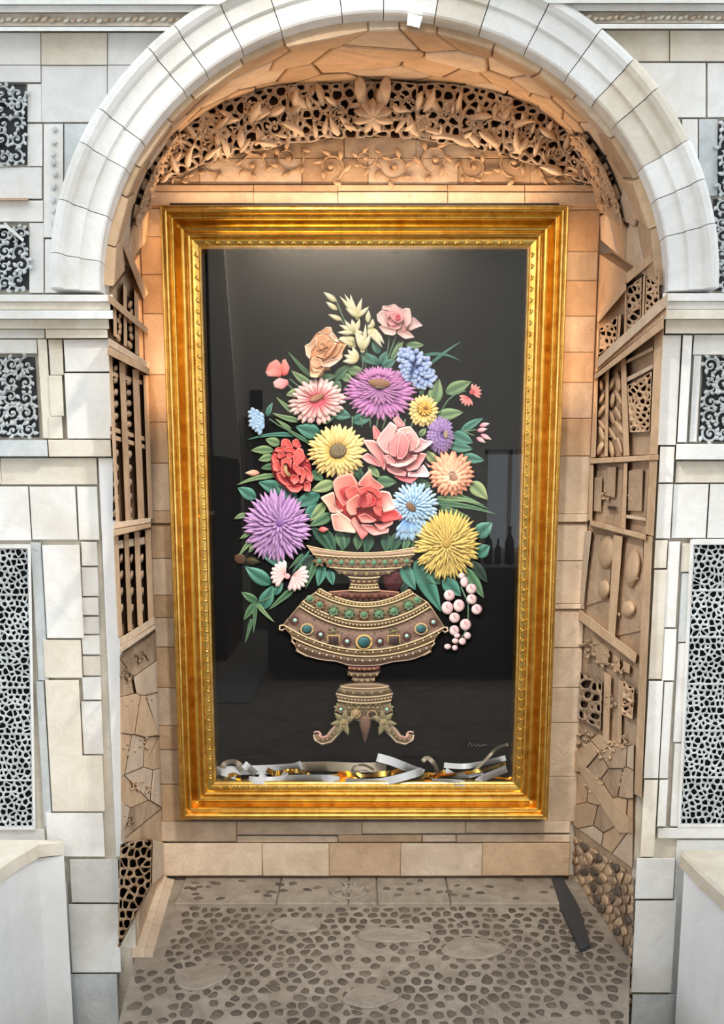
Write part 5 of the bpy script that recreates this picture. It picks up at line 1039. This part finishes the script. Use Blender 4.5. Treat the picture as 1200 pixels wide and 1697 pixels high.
for k in range(9): x, y = 600+R.uniform(-24, 24)*(1-k/11), 1098+k*13; gem(x, y, 9, 9, .030-k*.0012, foot, (110, 84, 72), (170, 136, 116), ring=None)
for s in (-1, 1):
    leg = [(592+s*(x-592), y) for x, y in ((700, 1096), (734, 1140), (770, 1180), (800, 1216), (842, 1228), (872, 1212), (876, 1188))]
    g = tube(A, [(*vz(*p), .010) for p in leg], [9, 9.5, 9, 8.5, 8, 7, 6], 8); o = piece('scroll_leg', (g[0], g[1], [lin((136, 114, 90))]*len(g[0])), foot)
    for off, cl in ((-24, (222, 190, 170)), (24, (222, 200, 170)), (-15, (190, 120, 110))):
        q = []
        for i, p in enumerate(leg):
            a, b = leg[max(0, i-1)], leg[min(6, i+1)]; d = math.dist(a, b); k_ = off*(1-.25*i/6)*s; q.append((p[0]-(b[1]-a[1])/d*k_, p[1]+(b[0]-a[0])/d*k_))
        cord(q, .022, o, 1.3, cl)
    g = tube(A, [(*vz(592+s*(874-592+24*math.cos(t)), 1196+24*math.sin(t)), .020) for t in [i*.5+.6 for i in range(11)]], 1.6, 6); piece('leg_curl', (g[0], g[1], [lin((222, 180, 164))]*len(g[0])), o)
    pearls(leg[1:6], .027, o, 14, 1.6, (90, 84, 60), (170, 150, 110))
    for k in range(6):
        v = petal(A, *vz(592+s*(712-592), 1118), (-150+k*52)*s+(0 if s > 0 else 180), 82/3.636, 40/3.636, .020, .024, .004, shape='leaf', c0=(104, 96, 66), c1=(166, 156, 116)); piece('foot_leaf', v, foot)
    gem(592+s*120, 1120, 17, 17, .026, foot, (120, 104, 72), (180, 160, 116), ring=(206, 184, 140))
    for k in range(3): piece('foot_leaf', petal(A, *vz(592+s*150, 1030), (-70+k*55) if s > 0 else (250-k*55), 34/3.636, 22/3.636, .016, .018, .003, shape='leaf', c0=(112, 104, 76), c1=(170, 160, 120)), foot)
# stitched signature
m = MB(); pts = [(776, 1236), (780, 1230), (782, 1237), (786, 1232), (789, 1237), (793, 1233), (796, 1237), (800, 1234), (806, 1235)]
g = tube(A, [(x, y, .001) for x, y in pts], .55, 5); m.add(g[0], g[1], [lin((120, 118, 112))]*len(g[0])); m.build('stitched_signature', 'thread', pic, True, True)
# ================================================================== loose ribbons lying in the bottom of the box
MAT['satin'] = m_plain('white_satin', (200, 204, 208), .38, spec=.5, nscale=60, namt=.12); MAT['foil'] = m_plain('gold_foil', (226, 188, 92), .22, 1., nscale=80, namt=.2); MAT['dullribbon'] = m_plain('beige_satin', (168, 156, 136), .4, nscale=60, namt=.2)
def ribbon(label, P, w, mat, Y, amp=.006, mat_in=None):
    """a strip seen face-on along P (px), w px wide, standing at distance Y with a wave in depth"""
    m = len(P); fine = []
    for i in range((m-1)*5+1):
        t = i/5; k = min(int(t), m-2); u = t-k; p0, p1, p2, p3 = P[max(k-1, 0)], P[k], P[k+1], P[min(k+2, m-1)]
        fine.append(tuple(.5*((2*p1[j])+(-p0[j]+p2[j])*u+(2*p0[j]-5*p1[j]+4*p2[j]-p3[j])*u*u+(-p0[j]+3*p1[j]-3*p2[j]+p3[j])*u**3) for j in range(2)))
    loops = []; ph = R.uniform(0, 6)
    for i, (x, y) in enumerate(fine):
        a, b = fine[max(i-1, 0)], fine[min(i+1, len(fine)-1)]; d = math.dist(a, b) or 1; nx, ny = -(b[1]-a[1])/d, (b[0]-a[0])/d
        if ny < 0: nx, ny = -nx, -ny
        yy = Y+amp*math.sin(ph+i*.55); tw = .010*math.sin(ph*2+i*.42)
        loops.append([at(x-nx*w/2, y-ny*w/2, yy-.0008+tw), at(x+nx*w/2, y+ny*w/2, yy-.0008-tw), at(x+nx*w/2, y+ny*w/2, yy+.0008-tw), at(x-nx*w/2, y-ny*w/2, yy+.0008+tw)])
    o = MB().add(*loft(loops)).build('ribbon', mat, None); o.data.set_sharp_from_angle(angle=math.radians(50)); tag(o, label, 'ribbon', 'ribbons in the bottom of the frame'); return o
ribbon('grey white ribbon lying along the back left of the box', [(352, 1278), (420, 1276), (480, 1273), (500, 1268)], 15, 'satin', 2.570, .003)
ribbon('beige ribbon loop at the far left of the box', [(366, 1276), (372, 1266), (386, 1262), (398, 1268), (402, 1282)], 8, 'dullribbon', 2.562, .003)
ribbon('short white ribbon end slanting down at the far left', [(353, 1275), (370, 1280), (392, 1286)], 12, 'satin', 2.540)
ribbon('short white ribbon end crossing beside the beige loop', [(404, 1266), (414, 1274), (424, 1283)], 12, 'satin', 2.534)
ribbon('shiny gold ribbon twist near the left corner', [(442, 1276), (458, 1282), (476, 1279), (494, 1277)], 9, 'foil', 2.552)
ribbon('long grey ribbon low in front at the left', [(412, 1292), (440, 1294), (490, 1290), (540, 1290), (562, 1293)], 12, 'satin', 2.528)
ribbon('gold ribbon underside showing below the grey ribbon at left', [(366, 1296), (400, 1293), (440, 1299), (500, 1300), (566, 1294)], 8, 'foil', 2.545)
ribbon('pale ribbon band along the back in the middle', [(498, 1271), (540, 1270), (590, 1272), (640, 1271)], 16, 'dullribbon', 2.572, .002)
ribbon('gold ribbon behind the white ones in the middle', [(560, 1282), (600, 1284), (640, 1282), (670, 1276)], 9, 'foil', 2.558)
ribbon('white ribbon sweeping up across the middle of the box', [(572, 1296), (620, 1297), (660, 1290), (700, 1278)], 13, 'satin', 2.524)
ribbon('white ribbon end standing up highest in the middle', [(625, 1255), (650, 1262), (680, 1274), (702, 1282)], 14, 'satin', 2.548, .002)
ribbon('silver twisted ribbon piece right of the middle', [(700, 1262), (708, 1256), (718, 1264), (724, 1280), (712, 1288)], 7, 'dullribbon', 2.556)
ribbon('long white ribbon along the back at the right', [(736, 1268), (770, 1270), (806, 1264), (838, 1256)], 9, 'satin', 2.571, .002)
ribbon('gold ribbon running to the right corner', [(698, 1286), (750, 1284), (800, 1276), (838, 1265)], 6, 'foil', 2.540)
ribbon('white ribbon folded upward in the right corner', [(716, 1296), (750, 1297), (784, 1300), (800, 1290), (840, 1274)], 12, 'satin', 2.524)
ribbon('thin brown ribbon tail curling up at the right', [(786, 1278), (808, 1256), (824, 1240), (842, 1234)], 5, 'dullribbon', 2.562, .002)
ribbon('gold ribbon scrap lying low in the right corner', [(800, 1296), (820, 1292), (840, 1294), (852, 1290)], 10, 'foil', 2.556)
ribbon('small gold curl at the left corner of the box', [(372, 1292), (384, 1284), (396, 1288), (392, 1298)], 7, 'foil', 2.530, .004)
ribbon('gold ribbon loop under the pale band left of the middle', [(470, 1286), (486, 1278), (504, 1280), (520, 1288), (560, 1286)], 7, 'foil', 2.538, .008)
ribbon('white ribbon curl lying over the gold at the left', [(430, 1284), (446, 1292), (466, 1290), (474, 1280)], 9, 'satin', 2.540, .006)
ribbon('brown ribbon loop beside the upright white end', [(596, 1290), (584, 1280), (588, 1270), (604, 1268), (620, 1276)], 4, 'dullribbon', 2.540, .004)
ribbon('gold twist in front of the silver piece', [(690, 1294), (706, 1284), (722, 1286), (738, 1278)], 8, 'foil', 2.530, .008)
ribbon('grey ribbon fold in front at the right', [(738, 1276), (756, 1286), (780, 1284), (800, 1278)], 9, 'satin', 2.546, .008)
ribbon('dark gold strip along the floor of the box at right', [(760, 1298), (800, 1299), (852, 1297)], 7, 'foil', 2.552, .004)
# ================================================================== light bar standing on top of the frame, hidden behind its edge
bar = empty('light_bar', ((fx0+fx1)/2, 2.498, fz1)); tag(bar, 'slim warm light bar lying along the top edge of the gilt frame', 'lamp', 'warm light bars behind the frame')
MB().add(*box(fx0+.03, fx1-.03, 2.486, 2.510, fz1, fz1+.006)).build('bar_housing', 'slate', bar, False)
bl = lamp('bar_light', 'AREA', ((fx0+fx1)/2, 2.497, fz1+.010), ((fx0+fx1)/2, 2.49, fz1+1.), 1.7, (1.0, .67, .41), shape='RECTANGLE', size=fx1-fx0-.08, size_y=.02)

for sg, X, sd in ((-1, fx0, 'left'), (1, fx1, 'right')):  # side bars added to carry the warm glow down the niche walls
    sbr = empty('light_bar', (X+sg*.003, 2.54, fz1-.62)); tag(sbr, 'added upright light bar hidden behind the %s edge of the gilt frame' % sd, 'lamp', 'warm light bars behind the frame')
    MB().add(*box(min(X+sg*.0005, X+sg*.006), max(X+sg*.0005, X+sg*.006), 2.530, 2.550, fz1-.62, fz1)).build('bar_housing', 'slate', sbr, False)
    lo = lamp('bar_light', 'AREA', (X+sg*.0085, 2.540, fz1-.31), (X+sg, 2.540, fz1-.31), .38, (1.0, .62, .35), shape='RECTANGLE', size=.58, size_y=.012)
    lo.rotation_euler = (0, -sg*math.pi/2, 0)
# ================================================================== the room in front of the niche: seen only mirrored in the picture glass
GZ = -.36
MAT['plaster'] = m_plain('pale_wall_plaster', (226, 220, 210), .9, spec=.2, nscale=4, namt=.12); MAT['plaster_side'] = m_plain('grey_wall_plaster', (128, 124, 118), .9, spec=.2, nscale=4, namt=.12)
MAT['door'] = m_plain('grey_door_paint', (70, 70, 72), .5, nscale=20, namt=.15); MAT['ebony'] = m_plain('black_lacquer', (12, 12, 14), .4, nscale=30, namt=.2); MAT['fabric'] = m_plain('black_upholstery', (20, 20, 22), .95, spec=.1, nscale=90, namt=.4, bump=.3)
MAT['steel'] = m_plain('brushed_steel', (170, 172, 176), .3, 1., nscale=60, namt=.2); MAT['bottle'] = m_plain('dark_bottle_glass', (16, 26, 22), .08, spec=.8, nscale=20, namt=.2); MAT['red'] = m_plain('red_enamel', (190, 30, 40), .3, nscale=20, namt=.2); MAT['rug'] = m_plain('light_grey_runner', (150, 150, 148), .9, nscale=80, namt=.3)
YW = -4.2
wr_ = empty('wall_rear', (0, YW, GZ)); tag(wr_, 'pale plaster wall across the room, mirrored in the glass', kind='structure')
wx0, wx1, wz0, wz1 = 1.42, 2.05, .55, 1.75
for b in ((-3.2, wx0, GZ, 4.5), (wx1, 3.2, GZ, 4.5), (wx0, wx1, GZ, wz0), (wx0, wx1, wz1, 4.5)):
    MB().add(*box(b[0], b[1], YW-.2, YW, b[2], b[3])).build('wall_panel', 'plaster', wr_, False)
win = empty('window_1', (wx0, YW, wz0)); tag(win, 'window in the rear wall, mirrored in the glass at right', kind='structure')
for b in ((wx0, wx0+.05, wz0, wz1), (wx1-.05, wx1, wz0, wz1), (wx0, wx1, wz0, wz0+.05), (wx0, wx1, wz1-.05, wz1), ((wx0+wx1)/2-.02, (wx0+wx1)/2+.02, wz0, wz1)): MB().add(*box(b[0], b[1], YW-.12, YW-.06, b[2], b[3])).build('window_bar', 'plaster', win, False)
MB().add(*box(wx0, wx1, YW-.095, YW-.085, wz0, wz1)).build('window_pane', 'glass', win, False)
sw = MB().add(*box(-2.0, -1.74, YW, -1.6, GZ, 4.5)).build('wall_side', 'plaster_side', None, False); tag(sw, 'grey side wall of the room, mirrored at the left of the glass', kind='structure')
pl = MB().add(*loft([[Vector((-1.70, YW+.0, z)), Vector((-1.70+w, YW+.0, z)), Vector((-1.70+w, YW+.12, z)), Vector((-1.70, YW+.12, z))] for z, w in ((GZ, .42), (4.5, .14))])).build('wall_pier', 'plaster', None, False); tag(pl, 'light tapering wall pier, mirrored at the left of the glass', kind='structure')
d = empty('door_1', (-1.2, YW, GZ)); tag(d, 'dark grey door in the rear wall, mirrored in the glass', kind='structure')
MB().add(*box(-1.26, -.42, YW, YW+.05, GZ, 2.04)).build('door_leaf', 'door', d, False)
for b in ((-1.34, -1.26, GZ, 2.12), (-.42, -.34, GZ, 2.12), (-1.26, -.42, 2.04, 2.12)): MB().add(*box(b[0], b[1], YW, YW+.08, b[2], b[3])).build('door_frame', 'plaster_side', d, False)
for z0, z1 in ((-.2, .75), (.9, 1.9)): MB().add(*box(-1.14, -.54, YW+.05, YW+.062, z0, z1, .01)).build('door_panel', 'door', d, False)
MB().add(*tube(WM, [(-.5, YW+.1, .72), (-.62, YW+.1, .72)], .012)).build('door_handle', 'steel', d)
t = MB().add(*box(-1.28, -1.14, YW, YW+.03, 2.2, 2.42, .01)).build('wall_switch_box', 'door', None, False); tag(t, 'small dark box on the rear wall above the door', 'wall box')
cb = empty('cabinet', (-1.55, -3.1, GZ)); tag(cb, 'tall black cabinet, mirrored at the left of the glass', 'cabinet')
MB().add(*box(-1.73, -1.34, -3.6, -2.5, GZ, 1.62)).build('cabinet_body', 'ebony', cb, False)
for k in range(2):
    dd = MB().add(*box(-1.34, -1.32, -3.58+.54*k, -3.07+.54*k, GZ+.05, 1.58, .004)).build('cabinet_door', 'ebony', cb, False); MB().add(*box(-1.32, -1.30, -3.12+.09*k, -3.10+.09*k, .5, .75)).build('door_handle', 'steel', dd, False)
sf = empty('sofa', (.2, -1.9, GZ)); tag(sf, 'low black sofa, mirrored below the vase in the glass', 'sofa')
MB().add(*box(-.60, 1.5, -2.6, -1.7, GZ+.08, GZ+.34, .03)).build('sofa_seat', 'fabric', sf); MB().add(*box(-.60, 1.5, -2.9, -2.6, GZ+.08, GZ+.72, .04)).build('sofa_back', 'fabric', sf)
for x in (-.82, 1.5): MB().add(*box(x, x+.22, -2.9, -1.7, GZ+.08, GZ+.56, .04)).build('sofa_arm', 'fabric', sf)
for k in range(3): MB().add(*box(-.58+.69*k, .09+.69*k, -2.56, -1.72, GZ+.345, GZ+.46, .04)).build('seat_cushion', 'fabric', sf)
for x in (-.76, 1.62):
    for y in (-2.82, -1.82): MB().add(*box(x, x+.06, y, y+.06, GZ, GZ+.08)).build('sofa_leg', 'ebony', sf, False)
M2 = lambda x, y, n: Vector((x, y, n))
rg = MB().add(*slab(M2, [(-1.27, -4.0), (-.88, -4.0), (-.88, -1.), (-1.27, -1.)], GZ, GZ+.012, .003)).build('runner_rug', 'rug', None, False); tag(rg, 'light grey runner on the floor, mirrored at the lower left', 'rug')
sb = empty('sideboard', (1.6, -3.8, GZ)); tag(sb, 'dark sideboard under the window, mirrored at right in the glass', 'sideboard')
MB().add(*box(1.2, 2.3, -4.05, -3.6, GZ+.1, .44)).build('sideboard_body', 'ebony', sb, False); MB().add(*box(1.17, 2.33, -4.08, -3.57, .44, .47, .006)).build('sideboard_top', 'steel', sb, False)
for k in range(2): dd = MB().add(*box(1.22+.54*k, 1.74+.54*k, -3.6, -3.585, GZ+.13, .41, .004)).build('sideboard_door', 'ebony', sb, False); MB().add(*box(1.7+.08*k, 1.715+.08*k, -3.585, -3.57, -.02, .12)).build('door_handle', 'steel', dd, False)
for x in (1.22, 2.22):
    for y in (-4.02, -3.68): MB().add(*box(x, x+.05, y, y+.05, GZ, GZ+.1)).build('sideboard_leg', 'ebony', sb, False)
def lathe(x, y, z, prof, seg=12): return loft([[Vector((x+r*math.cos(2*math.pi*k/seg), y+r*math.sin(2*math.pi*k/seg), z+h)) for k in range(seg)] for r, h in prof])
for i, (x, s, lb) in enumerate(((1.30, 1., 'leftmost dark bottle on the sideboard'), (1.42, 1.25, 'tall dark bottle second on the sideboard'), (1.53, .9, 'short dark bottle beside the tall one'), (1.66, 1.35, 'tallest dark bottle in the middle of the sideboard'), (1.80, 1.05, 'dark bottle left of the red bowl'))):
    o = MB().add(*lathe(x, -3.8, .47, [(.036*s, 0), (.038*s, .01), (.038*s, .17*s), (.03*s, .205*s), (.014*s, .235*s), (.013*s, .30*s), (.015*s, .305*s)])).build('bottle', 'bottle', None); tag(o, lb, 'bottle', 'bottles on the sideboard')
o = MB().add(*lathe(2.0, -3.78, .47, [(.04, 0), (.05, .01), (.10, .07), (.12, .12), (.112, .12), (.04, .02)])).build('bowl', 'red', None); tag(o, 'red bowl at the right end of the sideboard', 'bowl')
# added fill lights: spotlights on an invented beam, brightening embroidery and niche walls
bm_ = empty('fill_light_beam', (-2.5, .3, GZ)); tag(bm_, 'added steel beam on two posts, carrying the fill lights', 'beam')
MB().add(*box(-2.55, 2.55, .27, .33, 3.42, 3.5)).build('beam_bar', 'steel', bm_, False)
for x in (-2.55, 2.49): MB().add(*box(x, x+.06, .27, .33, GZ, 3.42)).build('beam_post', 'steel', bm_, False)
FILL_SPOTS = ((-.35, (0, DG, 1.60), 215, 35, 'added fill light second from the left on the lamp beam'), (.38, (0, DG, .70), 240, 36, 'added fill light second from the right on the lamp beam'),
         (-1.3, (.76, 2.4, .95), 190, 26, 'leftmost added fill light on the lamp beam'), (1.35, (-.70, 2.4, .95), 190, 26, 'rightmost added fill light on the lamp beam'))
for x, aim, pw, cone, lb in FILL_SPOTS:
    g = empty('fill_spot', (x, .3, 3.42)); tag(g, lb, 'lamp', 'added spotlights on the lamp beam')
    MB().add(*box(x-.012, x+.012, .288, .312, 3.26, 3.42)).build('lamp_arm', 'steel', g, False)
    a = Vector((x, .3, 3.26)); dr = (Vector(aim)-a).normalized(); sx_ = dr.cross(Vector((0, 0, 1))).normalized(); sy_ = sx_.cross(dr)
    MB().add(*loft([[a+dr*k+(sx_*math.cos(t*math.pi/6)+sy_*math.sin(t*math.pi/6))*r for t in range(12)] for k, r in ((-.08, .03), (-.06, .045), (.06, .05), (.06, .044), (0, .04))])).build('lamp_housing', 'ebony', g)
    lamp('fill_spot_light', 'SPOT', a+dr*.02, a+dr, pw, (1.0, .92, .82), spot_size=math.radians(cone), spot_blend=.8, shadow_soft_size=.1)
# added wall washer, to brighten the rear wall in the glass
ww = empty('wall_wash_fill', (-.2, YW+.3, 4.36)); tag(ww, 'added long wall wash light high on the rear wall', 'lamp')
MB().add(*box(-1.2, .8, YW, YW+.36, 4.40, 4.44)).build('lamp_shelf', 'steel', ww, False)
lamp('wall_fill_light', 'AREA', (-.2, YW+.34, 4.38), (-.2, YW, 2.8), 70, (1., .88, .74), shape='RECTANGLE', size=1.9, size_y=.06)
